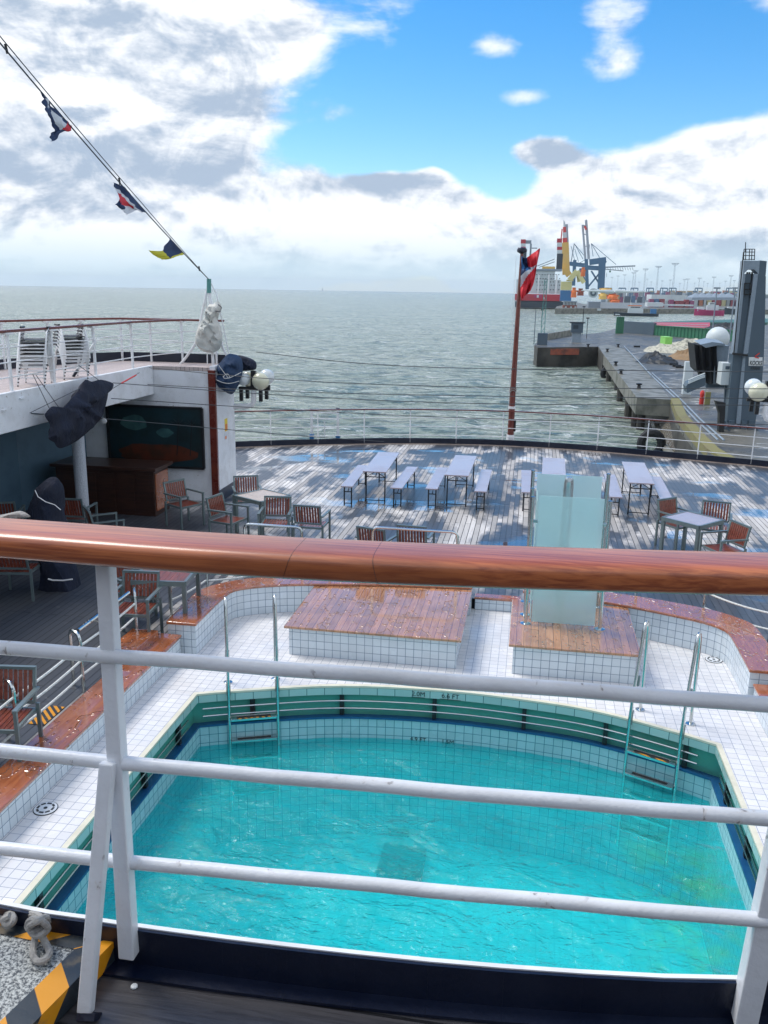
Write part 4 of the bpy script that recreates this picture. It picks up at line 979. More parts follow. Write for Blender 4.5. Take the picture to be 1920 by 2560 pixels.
rows = [[cf(735, 1025), cf(800, 1055), cf(870, 1135), cf(940, 1222)], [cf(745, 1070), cf(790, 1110, .06), cf(850, 1165, -.05), cf(915, 1222)], [cf(775, 1130), cf(790, 1165, -.06), cf(840, 1185, .05), cf(890, 1205)], [cf(745, 1170), cf(780, 1195, .04), cf(800, 1215), cf(815, 1237)]]
tag(cloth(rows, 36, 27, f2, 'signal_flag', .07, 5), 'bundled blue, white and red signal flag in the middle of the line', 'signal flag', 'signal flags on the dressing line')
def f3(u, v): return FLY if v > .62 or (u > .85) else FLB
rows = [[cf(1100, 1385), cf(1140, 1435), cf(1195, 1495)], [cf(1075, 1430), cf(1120, 1470, .05), cf(1160, 1500)], [cf(1045, 1470), cf(1075, 1500, -.05), cf(1100, 1522)], [cf(960, 1465), cf(1000, 1500, .05), cf(1050, 1528)]]
tag(cloth(rows, 28, 27, f3, 'signal_flag', .05, 8), 'dark blue and yellow signal flag nearest the tripod mast', 'signal flag', 'signal flags on the dressing line')
# ---- transverse wires
for i, (pts, lab) in enumerate([(((373, 919), (720, 950), (1200, 968), (1925, 972)), 'uppermost dark wire crossing from the port fascia corner to starboard'),
                  (((282, 957), (720, 989), (1200, 1009), (1925, 1013)), 'dark wire crossing from the top of the navy canvas to starboard'),
                  (((369, 961), (720, 979), (1200, 990), (1925, 996)), 'dark wire crossing from the hook on the port fascia to starboard'),
                  (((278, 996), (720, 1024), (1200, 1046), (1925, 1062)), 'dark wire crossing low in front of the painting to starboard'),
                  (((78, 1033), (300, 1050), (720, 1087), (960, 1104)), 'lowest dark wire running from the fascia lug past the canvas to the stern rail'),
                  (((640, 880), (900, 908), (1200, 921), (1925, 930)), 'faint thin wire just above the others over the sea')]):
    Y0 = 16.3 if i != 4 else 13.; q = [PY(x, y, Y0 if i != 4 else 13+2.3*k) for k, (x, y) in enumerate(pts)]
    if i < 4: q[0] = PX(pts[0][0], pts[0][1], XI+.04)
    if i == 4: q[0] = PX(78, 1033, XI+.04)
    m = MB(); m.tube(smoothpoly(q, 6), .0075, 5); tag(m.obj('stay_wire', WIRE), lab, 'wire', 'wires across the aft deck')

# ---- covered stand in the shade
o = pillow([PY(x/3.95, 1100+y/3.95, 11.6) for x, y in ((480, 375), (560, 370), (590, 430), (600, 560), (610, 690), (640, 900), (700, 1150), (740, 1380), (790, 1560), (810, 1680), (600, 1800), (430, 1700), (440, 1450), (420, 1200), (360, 900), (350, 720), (290, 640), (345, 540), (350, 480))], .28, (0, -1, 0), 9, 3, .25, 3, 4).obj('covered_parasol', CANVN, smooth=True)
tag(o, 'tall dark navy fabric cover tied with a white cord in the shaded port corner', 'covered parasol')
m = MB(); m.tube([PY(x/3.95, 1100+y/3.95, 11.25) for x, y in ((475, 1372), (520, 1385), (620, 1388), (715, 1375))], .012, 6); tag(m.obj('tie_cord', WHITE2), 'white cord tied around the tall navy cover', 'cord')
m = MB(); m.tube([PY(x/3.95, 1100+y/3.95, 11.22) for x, y in ((345, 495), (375, 560), (450, 610), (540, 640), (600, 690))], .007, 5); tag(m.obj('piping_cord', WHITE2), 'thin pale hem cord running across the navy cover', 'cord')

# ================================================================== FURNITURE
def make_chair():
    t = thing('armchair', '', 'chair')
    m = MB()
    for k in range(9): m.box((-.2+k*.05, .0, .44), (.038, .42, .016))
    m.obj('seat', TEAK, t)
    m = MB()
    for k in range(9):
        x = -.2+k*.05; m.beam((x, .235, .53), (x, .30, .83), .034, .014, up=(0, 1, 0))
    m.obj('backrest', TEAK, t)
    m = MB(); m.beam((-.24, .235, .51), (.24, .235, .51), .03, .03); m.beam((-.25, .31, .85), (.25, .31, .85), .04, .03)
    for k in (-1, 1): m.beam((k*.24, .235, .50), (k*.24, .31, .86), .028, .03, up=(0, 1, 0))
    m.obj('back_frame', GREYM, t)
    m = MB()
    for a, b in (((-.24, -.22), (.24, -.22)), ((.24, -.22), (.24, .23)), ((.24, .23), (-.24, .23)), ((-.24, .23), (-.24, -.22))): m.beam((*a, .43), (*b, .43), .025, .035)
    m.obj('seat_frame', GREYM, t)
    for k in (-1, 1):
        for y, zt in ((-.24, .64), (.24, .50)):
            m = MB(); m.beam((k*.27, y, 0), (k*.27, y, zt), .035, .03, up=(0, 1, 0)); m.obj('leg', GREYM, t)
        m = MB(); m.beam((k*.27, -.26, .655), (k*.27, .27, .655), .045, .025); m.obj('armrest', GREYM, t)
    return t
ch0 = make_chair(); first = [True]
def chair(x, y, face, label, s=1., z=WZ+.003):
    """face = heading (degrees) the sitter looks to, 0 = towards camera(-Y), 90 = +X"""
    rz = radians(face); g = 'teak and grey metal armchairs on the aft deck'
    if first[0]: ch0.location = (x, y, z); ch0.rotation_euler = (0, 0, rz); ch0['label'] = label; ch0['group'] = g; first[0] = False; return ch0
    return dup(ch0, (x, y, z), rz, label, g)
def make_table(top=TEAK):
    t = thing('square_table', '', 'table')
    m = MB()
    for k in range(10): m.box((-.315+k*.07, 0, .725), (.066, .70, .016))
    m.obj('tabletop', top, t)
    m = MB()
    for a, b in (((-.37, -.37), (.37, -.37)), ((.37, -.37), (.37, .37)), ((.37, .37), (-.37, .37)), ((-.37, .37), (-.37, -.37))): m.beam((*a, .705), (*b, .705), .04, .07)
    m.obj('apron', GREYM, t)
    for i in (-1, 1):
        for j in (-1, 1): m = MB(); m.beam((i*.35, j*.35, 0), (i*.35, j*.35, .68), .055, .055, up=(0, 1, 0)); m.obj('leg', GREYM, t)
    return t
g = 'square teak and metal tables'
tA = make_table(PALET); tA.location = (-4.96, 15.27, WZ+.003); tA.rotation_euler = (0, 0, radians(-30)+radians(60)*0); tag(tA, 'square table with a pale wet top among chairs beside the port bulkhead', 'table', g)
tB = make_table(LILAC); tB.location = (2.97, 15.35, WZ+.003); tB.rotation_euler = (0, 0, radians(47)); tag(tB, 'square table with a shiny wet lilac top and three chairs on the starboard side', 'table', g)
tC = make_table(TEAK); tC.location = tuple(P(415, 1432, .9)[:2])+(WZ+.003,); tC.rotation_euler = (0, 0, .12); tag(tC, 'square red teak table behind the rope rail on the port side', 'table', g)
def chair_at(px_, py_, face, label):      # py_: lower edge of the back rest in the survey
    b = P(px_, py_, WZ+.52); f = radians(face); return chair(b.x+sin(f)*.24, b.y-cos(f)*.24, face, label)
chair_at(616, 1232, 25, 'chair on the far side of the pale square table beside the port bulkhead')
chair_at(694, 1288, 8, 'chair facing the camera at the near right corner of the pale square table')
chair_at(770, 1308, 178, 'lone chair with its back to the camera right of the pale square table')
chair_at(545, 1285, 75, 'chair turned sideways left of the pale square table, red seat showing')
chair_at(442, 1245, 60, 'armchair at the end of the bar counter below the painting')
chair_at(1787, 1300, -12, 'chair on the far side of the lilac-topped square table')
chair_at(1838, 1358, -65, 'chair right of the lilac-topped square table, back towards the picture edge')
chair_at(1670, 1292, 40, 'chair at the left side of the lilac-topped square table')
chair_at(352, 1492, 5, 'chair facing the camera just in front of the red teak table behind the rope rail')
chair_at(296, 1445, 60, 'chair left of the red teak table by the rope rail, mostly hidden by the handrail')
chair_at(28, 1751, 8, 'chair at the left picture edge behind the nearest rope rail')
chair_at(1030, 1362, 175, 'slatted chair above the varnished handrail, right of centre among the hoops')
chair_at(930, 1368, 165, 'slatted chair whose back corner peeps over the varnished handrail near the middle')
chair_at(178, 1290, 185, 'shadowed chair beside the navy cover in the port recess')
chair_at(230, 1318, 130, 'shadowed chair at the foot of the pebbled column, blue-grey back rail showing')
chair_at(6, 1300, 200, 'shadowed chair at the left picture edge in the port recess')
chair_at(30, 1420, 190, 'dark chair whose pale legs show under the handrail at the left edge')
tD = dup(tC, (-5.75, 6.35, WZ+.003), .2, 'square teak table at the left picture edge behind the nearest rope rail', g)
# folding beer tables
def trestle(w, l, h, top, nm, cat):
    t = thing(nm, '', cat)
    m = MB(); m.box((0, 0, h-.013), (w, l, .026)); m.obj('board', top, t, bevel=.004)
    for k in (-1, 1):
        y = k*(l/2-.18); iw = w/2-.05
        for i in (-1, 1):
            m = MB(); m.beam((i*iw, y, 0), (i*iw, y, h-.026), .026, .026, up=(0, 1, 0)); m.obj('leg', DARKM, t)
        m = MB(); m.beam((-iw, y, h-.16), (iw, y, h-.16), .018, .018); m.beam((-iw, y, h-.05), (iw, y, h-.05), .022, .022); 
        if h > .6:
            m.beam((-iw, y, h-.16), (-.02, y, h-.05), .016, .012); m.beam((iw, y, h-.16), (.02, y, h-.05), .016, .012)
        m.obj('leg_brace', DARKM, t)
        m = MB(); m.beam((-iw, y, .04), (iw, y, .04), .016, .016); m.obj('foot_bar', DARKM, t)
        m = MB(); m.beam((0, y, h-.16), (0, y-k*.35, h-.03), .014, .014); m.obj('folding_stay', DARKM, t)
    return t
bt = trestle(.52, 2.35, .73, LILAC, 'beer_table', 'table'); bb = trestle(.26, 2.35, .46, LILAC, 'beer_bench', 'bench')
for i, (x, y, rz, lab) in enumerate(((-3.30, 19.15, .03, 'leftmost long folding table with a lilac wet top on the aft deck'), (-1.46, 19.2, -.01, 'second long folding table from the left on the aft deck'),
                             (.62, 19.4, -.02, 'long folding table mostly hidden behind the glass shower screen'), (2.45, 19.35, -.03, 'rightmost long folding table on the aft deck'))):
    if i == 0: bt.location = (x, y, WZ+.003); bt.rotation_euler = (0, 0, rz); tag(bt, lab, None, 'long folding tables on the aft deck')
    else: dup(bt, (x, y, WZ+.003), rz, lab, 'long folding tables on the aft deck')
for i, (x, y, rz, lab) in enumerate(((-3.85, 18.75, .04, 'folding bench left of the leftmost long table'), (-2.72, 18.85, -.01, 'folding bench right of the leftmost long table, reddish near end'),
        (-1.98, 18.95, 0, 'folding bench left of the second long table'), (-.93, 18.95, 0, 'folding bench right of the second long table'),
        (.04, 19.1, .02, 'folding bench left of the shower screen, partly behind its posts'), (1.92, 19.1, -.02, 'folding bench between the shower screen and the rightmost long table'),
        (2.95, 19.1, -.03, 'folding bench right of the rightmost long table'))):
    if i == 0: bb.location = (x, y, WZ+.003); bb.rotation_euler = (0, 0, rz); tag(bb, lab, None, 'folding benches on the aft deck')
    else: dup(bb, (x, y, WZ+.003), rz, lab, 'folding benches on the aft deck')

# ---- rope rail round the pool well
def hoop(mb, a, b, h, r=.02):
    a, b = Vector(a), Vector(b); d = (b-a); L_ = d.length; d.normalize(); rr = min(.09, L_/2); pts = [a, a+Vector((0, 0, h-rr))]
    for k in range(1, 6): th = pi/2*k/6; pts.append(a+d*(rr-rr*cos(th))+Vector((0, 0, h-rr+rr*sin(th))))
    pts.append(a+d*rr+Vector((0, 0, h))); pts.append(b-d*rr+Vector((0, 0, h)))
    for k in range(1, 6): th = pi/2*(1-k/6); pts.append(b-d*(rr-rr*cos(th))+Vector((0, 0, h-rr+rr*sin(th))))
    pts += [b+Vector((0, 0, h-rr)), b]; mb.tube(pts, r, 8)
t = thing('rope_rail', 'steel hoop posts strung with three white ropes along the port side of the pool', 'rope rail', (-4.9, 8.3, WZ))
hz = .72
for y, l in ((7.05, .34), (8.35, .34)):
    m = MB(); hoop(m, (-4.92, y, WZ), (-4.92-.20, y+l*.4, WZ), hz, .021); par(m.obj('hoop_post', STEEL, smooth=True), t)
for y in (9.75, 10.85):
    m = MB(); hoop(m, (-4.92, y, WZ), (-5.05, y+.25, WZ), hz, .021); par(m.obj('hoop_post', STEEL, smooth=True), t)
m = MB(); m.tube([(-5.02, 8.5, WZ+hz-.02), (-5.0, 9.75, WZ+hz)], .022, 8); par(m.obj('top_tube', STEEL, smooth=True), t)
for zz in (.22, .40, .58):
    for a, b in (((-4.92, 4.4), (-4.92, 7.05)), ((-4.92, 7.05), (-4.92, 8.35)), ((-4.92, 8.35), (-4.92, 9.75)), ((-4.92, 10.85), (-4.75, 11.75)), ((-4.75, 11.75), (-3.9, 12.35))):
        m = MB(); m.tube(rope((*a, WZ+zz), (*b, WZ+zz), .02), .014, 6); par(m.obj('rope', ROPEW, smooth=True), t)
        if False: pass
m = MB(); m.tube([(-5.02, 8.62+.012*k, WZ+hz-.02+.028*sin(k*1.3)) for k in range(14)], .009, 5); m.tube([(-4.98, 8.78, WZ+hz), (-4.86, 8.95, WZ+hz-.12), (-4.8, 9.05, WZ+hz-.22), (-4.74, 9.1, WZ+hz-.2)], .008, 5)
par(m.obj('lashing', ROPE, smooth=True), t)
for x, y in ((-4.72, 11.75), (-3.85, 12.35), (-3.0, 12.62)):
    m = MB(); m.tube([(x, y, WZ), (x, y, WZ+hz)], .02, 8); par(m.obj('post', STEEL, smooth=True), t)
t = thing('rope_rail', 'steel posts and white ropes behind the curved starboard ledge', 'rope rail', (2.9, 12.4, WZ))
for x, y in ((1.72, 12.42), (2.62, 12.1), (3.35, 11.4), (3.4, 9.9)):
    m = MB(); m.tube([(x, y, WZ), (x, y, WZ+hz)], .02, 8); par(m.obj('post', STEEL, smooth=True), t)
for zz in (.25, .48):
    for a, b in (((2.62, 12.1), (3.35, 11.4)), ((3.35, 11.4), (3.4, 9.9))):
        m = MB(); m.tube(rope((*a, WZ+zz), (*b, WZ+zz), .03), .014, 6); par(m.obj('rope', ROPEW, smooth=True), t)
t = thing('hoop_rail', 'bright steel hoop rail showing just above the varnished handrail in front of the slatted chair', 'hoop rail', (-1.5, 12.65, WZ))
m = MB(); hoop(m, (-2.32, 12.66, WZ), (-.98, 12.66, WZ), .98, .022); par(m.obj('hoop', STEEL, smooth=True), t)
t = thing('hoop_rail', 'steel hoop rail end just above the handrail left of the middle', 'hoop rail', (-3.8, 12.6, WZ))
m = MB(); hoop(m, (-4.4, 12.6, WZ), (-3.45, 12.6, WZ), .92, .022); par(m.obj('hoop', STEEL, smooth=True), t)
m = MB(); q = [P(x, y, WZ+.006) for x, y in ((110, 1812), (165, 1760), (173, 1760), (128, 1812))]
m.box((-5.05, 7.75, WZ+.006), (.22, .42, .004), 0); tag(m.obj('hazard_sticker', HAZ2), 'black and yellow striped floor marking beside the port rope rail', 'floor marking')

t = thing('unseen_sky_blocker', 'unseen dark house added behind the near deck to block sky light', 'deckhouse', (0, -3.6, 3.12))  # added out of view to cut sky fill and bounce on the near railing
m = MB(); m.b2((-9.5, -9, 3.13), (8.5, -3.4, 5.9)); par(m.obj('wall', BARW), t)
for k in range(6):
    m = MB(); m.b2((-8.5+k*2.9, -3.41, 4.0), (-6.9+k*2.9, -3.37, 4.9)); par(m.obj('window', HBLACK), t)

# ================================================================== FOREGROUND RAILING
def on(x, y, z): return P(x, y, z)
coam = [(-3.4, 1.86), (-2.2, 1.74)]+[(P(x, y, 3.23).x, P(x, y, 3.23).y) for x, y in ((0, 2258), (217, 2295), (304, 2310), (720, 2364), (1260, 2418), (1841, 2446))]+[(.95, 1.86), (2.4, 2.1)]
coam = [(p.x, p.y) for p in smoothpoly([(x, y, 0) for x, y in coam], 3)]
m = MB(); m.prism(coam+[(2.4, -3), (-3.4, -3)], 3.02, UZ); struct('promenade_deck', m, DECKF)
t = thing('promenade_coaming', 'navy steel coaming with worn white top edge at the foot of the near railing', 'coaming', (0, 1.68, UZ))
m = MB()
for a, b in zip(coam, coam[1:]): m.beam((a[0], a[1]-.006, UZ+.055), (b[0], b[1]-.006, UZ+.055), .012, .105)
for a, b in zip(coam, coam[1:]): m.beam((a[0], a[1]-.03, UZ+.006), (b[0], b[1]-.03, UZ+.006), .05, .008)
par(m.obj('steel_band', NAVY), t)
m = MB()
for a, b in zip(coam, coam[1:]): m.beam((a[0], a[1]+.003, UZ+.109), (b[0], b[1]+.003, UZ+.109), .012, .004)
for a, b in zip(coam, coam[1:]): m.beam((a[0], a[1]+.006, 2.85), (b[0], b[1]+.006, 2.85), .008, .52)
par(m.obj('white_top_edge', WHITE2), t)
t = thing('near_railing', 'near railing with thick varnished wooden handrail and three white-painted bars', 'railing', (0, 1.68, UZ))
YL = lambda x: 1.66+.045*(x+.3)
def onr(x, y, dy=0.):
    q = PY(x, y, 1.66)
    for _ in range(5): q = PY(x, y, YL(q.x)+dy)
    return q
hp = [P(x, y, 4.235) for x, y in ((-400, 1262), (58, 1291), (500, 1322), (960, 1346), (1440, 1362), (1920, 1374), (2400, 1384))]
hs_ = smoothpoly(hp, 5); m = MB(); vs = []; prof = []
w_, h_ = .148, .062
for k in range(24):
    a = 2*pi*k/24; e = .5; cx1 = math.copysign(abs(cos(a))**e, cos(a)); sx1 = math.copysign(abs(sin(a))**e, sin(a)); prof.append((cx1*w_/2-w_/2, sx1*h_/2-h_/2))
for p in hs_:
    for a, b in prof: vs.append((p.x, p.y+a, p.z+b+.002))
fs = [(i*24+j, i*24+(j+1) % 24, (i+1)*24+(j+1) % 24, (i+1)*24+j) for i in range(len(hs_)-1) for j in range(24)]
m.mesh(vs, fs); par(m.obj('handrail', HAND, smooth=True), t)
m = MB(); m.strip([(p.x, p.y-.095, p.z-h_-.002) for p in hs_], [(p.x, p.y-.055, p.z-h_-.002) for p in hs_])
par(m.obj('flat_bar', WHITE2), t)
def sc(x, y): return (x*1.15732, y*1.15732)
for pts in (((-150, 1387), (0, 1399), (415, 1430), (830, 1461), (1245, 1491), (1659, 1522), (1900, 1540)), ((-150, 1605), (0, 1621), (230, 1645), (830, 1698), (1245, 1734), (1659, 1768), (1900, 1786)),
            ((-150, 1818), (0, 1832), (215, 1856), (830, 1914), (1245, 1952), (1659, 1988), (1900, 2008))):
    q = smoothpoly([onr(*sc(*p)) for p in pts], 5); m = MB(); m.tube([Vector(p)+Vector((0, .002*noise.noise(Vector((p.x*4, 0, 0))), .0025*noise.noise(Vector((p.x*5, 3, 0))))) for p in q], .0165, 12); par(m.obj('bar', WHITE, smooth=True), t)
def plate(pl, thk, name, mat):
    """flat bar post: polygon in the railing plane with thickness along y"""
    n = len(pl); m = MB(); A = [Vector(p) for p in pl]; B = [p+Vector((0, thk, 0)) for p in A]
    m.mesh(A+B, [tuple(range(n)), tuple(range(2*n-1, n-1, -1))]+[(i, (i+1) % n, n+(i+1) % n, n+i) for i in range(n)]); return par(m.obj(name, mat, bevel=.004), t)
# left post: upright plus inboard brace
up_t = onr(258, 1425, -.0); up_b = P(329, 2345, 3.2)
m = MB(); m.beam((up_t.x-.005, up_t.y+.022, 4.17), (up_b.x+.0, up_b.y-.018, 3.165), .034, .036, up=(0, 1, 0), w2=.040, d2=.036); par(m.obj('upright', WHITE, bevel=.004), t)
br_b = P(214, 2530, UZ+.01); br_t = onr(268, 1935, -.02)
m = MB(); m.beam(br_t+Vector((0.004, .0, .03)), br_b, .034, .026, up=(0, 1, 0)); par(m.obj('brace', WHITE, bevel=.004), t)
m = MB(); m.beam(br_b+Vector((.01, 0, .0)), br_b+Vector((.012, -.01, -.012)), .045, .032, up=(0, 1, 0)); par(m.obj('brace_foot', NAVY), t)
br_b = P(1878, 2492, UZ+.02); br_t = onr(1985, 1960, -.02)
m = MB(); m.beam(br_t, br_b, .044, .028, up=(0, 1, 0)); par(m.obj('brace', WHITE, bevel=.004), t)
m = MB(); q = onr(1990, 1900); m.beam((q.x+.02, q.y, 4.17), (q.x-.02, q.y+.02, 3.14), .050, .050, up=(0, 1, 0)); par(m.obj('upright', WHITE, bevel=.004), t)
jx = P(815, 1400, 4.2).x
for jx, sl in ((P(812, 1345, 4.235).x, .02), (P(1000, 1350, 4.235).x, -.015)):
    pj = min(hs_, key=lambda p: abs(p.x-jx)); ring = [(pj.x+sl*(b/h_), pj.y+a*1.004, pj.z+b*1.004+.002) for a, b in prof]
    m = MB(); m.tube(ring, .0005, 4, closed=True); par(m.obj('scarf_joint', BARW), t)
# cloth wrap at the far left end of the handrail
o = pillow([PY(x/3.95, 1100+y/3.95, 1.79) for x, y in ((-160, 740), (0, 738), (90, 722), (200, 700), (270, 728), (300, 760), (220, 768), (120, 775), (40, 790), (-160, 850))], .02, (0, -1, .2), 5, 2, .3, 3, 5).obj('rail_wrap', ROPE, smooth=True)
tag(o, 'pale rope wrapping laid over the left end of the varnished handrail', 'rope')
# hatch platform with hazard border and knotted rope
hz_ = UZ+.065
A, B, Cc, D = P(-150, 2254, hz_), P(295, 2343, hz_), P(70, 2572, hz_), P(-420, 2560, hz_)
B2 = Vector((A.x, A.y, hz_)); back = (B-A); side = (Cc-B)
Cx = B+side*1.6; Dx = A+side*1.6
t = thing('hatch_platform', 'low speckled anti-slip platform with yellow and black hazard border at the lower left', 'platform', tuple(B))
m = MB(); m.prism(off([(p.x, p.y) for p in (A, B, Cx, Dx)], -.006), UZ+.002, hz_-.003); par(m.obj('gritty_top', GRIT), t)
bn = back.normalized(); sn = side.normalized(); w1 = .062; inn_ = [A+sn*w1, B-bn*w1*1.15+sn*w1*1.0, Cx-bn*w1*1.15]
m = MB(); m.fixn = False
ub = (B-A).length
m.face([A, A+sn*w1, inn_[1], B][::1], [(0, 0), (0, w1), (ub-w1, w1), (ub, 0)]); m.face([B, inn_[1], inn_[2], Cx], [(0, 0), (w1, w1), ((Cx-B).length, w1), ((Cx-B).length, 0)])
dn = Vector((0, 0, -.058))
m.face([B, Cx, Cx+dn, B+dn], [(0, 0), ((Cx-B).length, 0), ((Cx-B).length, -.06), (0, -.06)]); m.face([A, B, B+dn, A+dn], [(0, 0), (ub, 0), (ub, -.06), (0, -.06)])
bo = m.obj('hazard_border', HAZ); par(bo, t)
k0 = lambda x, y, z=.012: P(x/2.304, 1900+y/2.304, hz_+z)
t = thing('knotted_rope', 'grey knotted rope end lying over the hazard border of the platform', 'rope', tuple(k0(215, 960)))
m = MB(); m.tube(smoothpoly([k0(-60, 900), k0(0, 910), k0(40, 915), k0(100, 895), k0(160, 885, .03), k0(225, 900, .05), k0(250, 950, .05), k0(200, 985, .04), k0(160, 960, .03), k0(180, 920, .06), k0(240, 930, .07), k0(275, 970, .05), k0(230, 1010, .04), k0(190, 1000, .03), k0(170, 960, .05), k0(215, 930, .08), k0(265, 905, .05), k0(275, 940, .03)], 5), .0085, 8); par(m.obj('knot', ROPE, smooth=True), t)
m = MB(); m.tube(smoothpoly([k0(210, 1000, .03), k0(195, 1060), k0(190, 1120), k0(215, 1160), k0(260, 1150), k0(285, 1110), k0(265, 1060, .015), k0(235, 1005, .04)], 5), .0085, 8); par(m.obj('loop', ROPE, smooth=True), t)
m = MB(); m.tube(smoothpoly([k0(20, 890), k0(60, 885, .03), k0(75, 925, .03), k0(45, 950, .02), k0(25, 920, .03), k0(60, 900, .04)], 5), .010, 8); par(m.obj('stopper_knot', ROPE, smooth=True), t)
q = P(773/2.304, 1900+1305/2.304, UZ+.002); m = MB(); m.lathe(tuple(q), [(.009, 0), (.008, .003), (.001, .004)], 8); tag(m.obj('paint_fleck', SIGNW), 'small white fleck on the dark wet deck by the near post', 'fleck')

# ================================================================== HARBOUR
LZ = -8.5
def XY(x, y, z=LZ): p = P(x, y, z); return (p.x, p.y)
# main quay
quay = [XY(1499, 832), XY(1430, 838), XY(1362, 849), XY(1338, 862), XY(1347, 868), XY(1495, 866), XY(1508, 885), XY(1592, 994), XY(1677, 999), XY(1692, 1040), XY(1738, 1097), XY(1766, 1126), (15.5, 60), (15, 40), (15, -60), (400, -60), (400, 330), XY(1920, 812), XY(1773, 826), XY(1538, 822)]
m = MB(); m.prism(quay, LZ-1.1, LZ); struct('quay', m, ASPH)
# inner quay strip of old concrete with mossy edge
m = MB(); m.prism([XY(1508, 885, LZ+.02), XY(1592, 994, LZ+.02), XY(1677, 999, LZ+.02), XY(1625, 930, LZ+.02), XY(1560, 872, LZ+.02), XY(1520, 862, LZ+.02), XY(1497, 864, LZ+.02)], LZ-2.2, LZ+.012)
tag(m.obj('pier_slab', CONC), 'weathered concrete pier slab jutting out beside the sea', 'pier')
for i, (x, y) in enumerate(((1505, 905), (1512, 925), (1533, 945), (1540, 960), (1560, 990), (1577, 1010), (1590, 1030))):
    p = PY(x, y, P(x, y-35, LZ).y); q0 = XY(x+6, min(992, y-30)) ; m = MB(); m.tube([(q0[0]+.6, q0[1], -13.8), (q0[0]+.6, q0[1], LZ-1.1)], .55, 8)
    tag(m.obj('pile', CONCD, smooth=True), ('farthest', 'second farthest', 'third farthest', 'middle', 'third nearest', 'second nearest', 'nearest')[i]+' of the thick dark piles under the concrete pier', 'pile', 'piles under the concrete pier')
# solid body under the landward part
m = MB(); body = [XY(1677, 999), XY(1692, 1040), XY(1738, 1097), XY(1766, 1126), (15.6, 60), (15.1, 40), (15.1, -60), (399, -60), (399, 300), XY(1900, 830), XY(1600, 835), XY(1520, 850), XY(1545, 900), XY(1610, 970)]
m.prism(body, -13.9, LZ-1.1); tag(m.obj('quay_wall', CONCD), 'dark stained quay wall below the quay surface', 'quay wall')
m = MB(); mw = [XY(1677, 999, LZ+.03), XY(1692, 1040, LZ+.03), XY(1738, 1097, LZ+.03), XY(1766, 1126, LZ+.03), (17.2, 62)]
mi_ = [(x+1.1, y+.3) for x, y in mw]; m.prism(mw+mi_[::-1], LZ-.6, LZ+.22); tag(m.obj('mossy_kerb', MOSS), 'yellow-green mossy kerb along the quay edge', 'kerb')
# stone slope in front of the wall
sl = [P(1627, 1042, -13.1), P(1656, 1120, -13.1), P(1700, 1165, -13.1)]
m = MB(); m.fixn = False
top_ = [P(1679, 1012, LZ-1.6), P(1700, 1060, LZ-1.6), P(1745, 1120, LZ-1.6)]
m.strip([tuple(p) for p in sl], [tuple(p) for p in top_]); tag(m.obj('stone_slope', tile_mat('wet_setts', (.10, .085, .07), (.02, .02, .02), .9, rough=.6, blotch=(.12, .13, .04))), 'sloping wet stone revetment at the foot of the quay wall', 'revetment')
m = MB(); m.tube([p+Vector((0, 0, .3)) for p in sl], .5, 6); tag(m.obj('kerb_beam', CONC), 'pale concrete toe beam along the stone slope at the water edge', 'beam')
# dolphin arm with rusty fender
m = MB(); m.prism([XY(1336, 862), XY(1344, 869), XY(1496, 867), XY(1508, 886), XY(1512, 870), XY(1440, 852), XY(1345, 853)], -13.9, LZ-.01); tag(m.obj('pier_arm', CONCD), 'dark pier arm with rusty fender reaching into the sea', 'pier arm')
a, b = P(1350, 868, LZ), P(1447, 868, LZ); m = MB(); m.beam((a.x, a.y-.6, LZ-1.1), (b.x, b.y-.6, LZ-1.1), .6, 1.5); tag(m.obj('fender_beam', RUST), 'rusty red fender beam along the dark pier arm', 'fender')
a, b = P(1366, 850, LZ), P(1430, 838, LZ); m = MB(); m.beam((a.x, a.y, LZ+.9), (b.x, b.y, LZ+.9), .8, 1.8); tag(m.obj('parapet', CONC), 'concrete parapet on the seaward end of the pier', 'parapet')
# beacon mast on arm
p = P(1355, 862, LZ); t = thing('beacon_mast', 'thin green lattice beacon mast at the seaward end of the pier arm', 'mast', tuple(p))
m = MB(); m.box((0, 0, 1.5), (2.6, 2, 3)); m.obj('base_hut', KGREY, t)
m = MB()
for dx in (-.45, .45): m.beam((dx, 0, 3), (dx*.7, 0, 16.5), .16)
for k in range(9): m.beam((-.45, 0, 3+k*1.5), (.45, 0, 4.5+k*1.5), .1)
m.obj('lattice', PLANT, t)
m = MB(); m.beam((-2.1, 0, 0), (-2.1, 0, 9), .18); m.obj('pole', KGREY, t)
p = P(1440, 856, LZ); t = thing('watch_hut', 'small grey hut on a post near the pier head', 'hut', tuple(p))
m = MB(); m.box((0, 0, 4.0), (3.2, 2.5, 2.6)); m.obj('cabin', KGREY, t); m = MB(); m.box((0, 0, 5.4), (4.2, 3, .25)); m.obj('roof', DARKM, t); m = MB(); m.box((0, 0, 1.3), (2.4, 1.6, 2.6)); m.obj('stem', KGREYL, t); m = MB(); m.box((-.4, -1.27, 4.2), (1.4, .05, 1)); m.obj('window', HBLACK, t)
for i, (x, y, h) in enumerate(((1455, 838, 9), (1466, 846, 6), (1352, 840, 8))):
    p = P(x, y, LZ); m = MB(); m.beam((p.x, p.y, LZ), (p.x, p.y, LZ+h), .18); m.box((p.x, p.y, LZ+h), (.9, .5, .35)); tag(m.obj('quay_lamp', DARKM), ('tall thin lamp on the pier head beside the watch hut', 'short thin lamp just right of the watch hut', 'thin lamp beside the green beacon mast')[i], 'lamp')
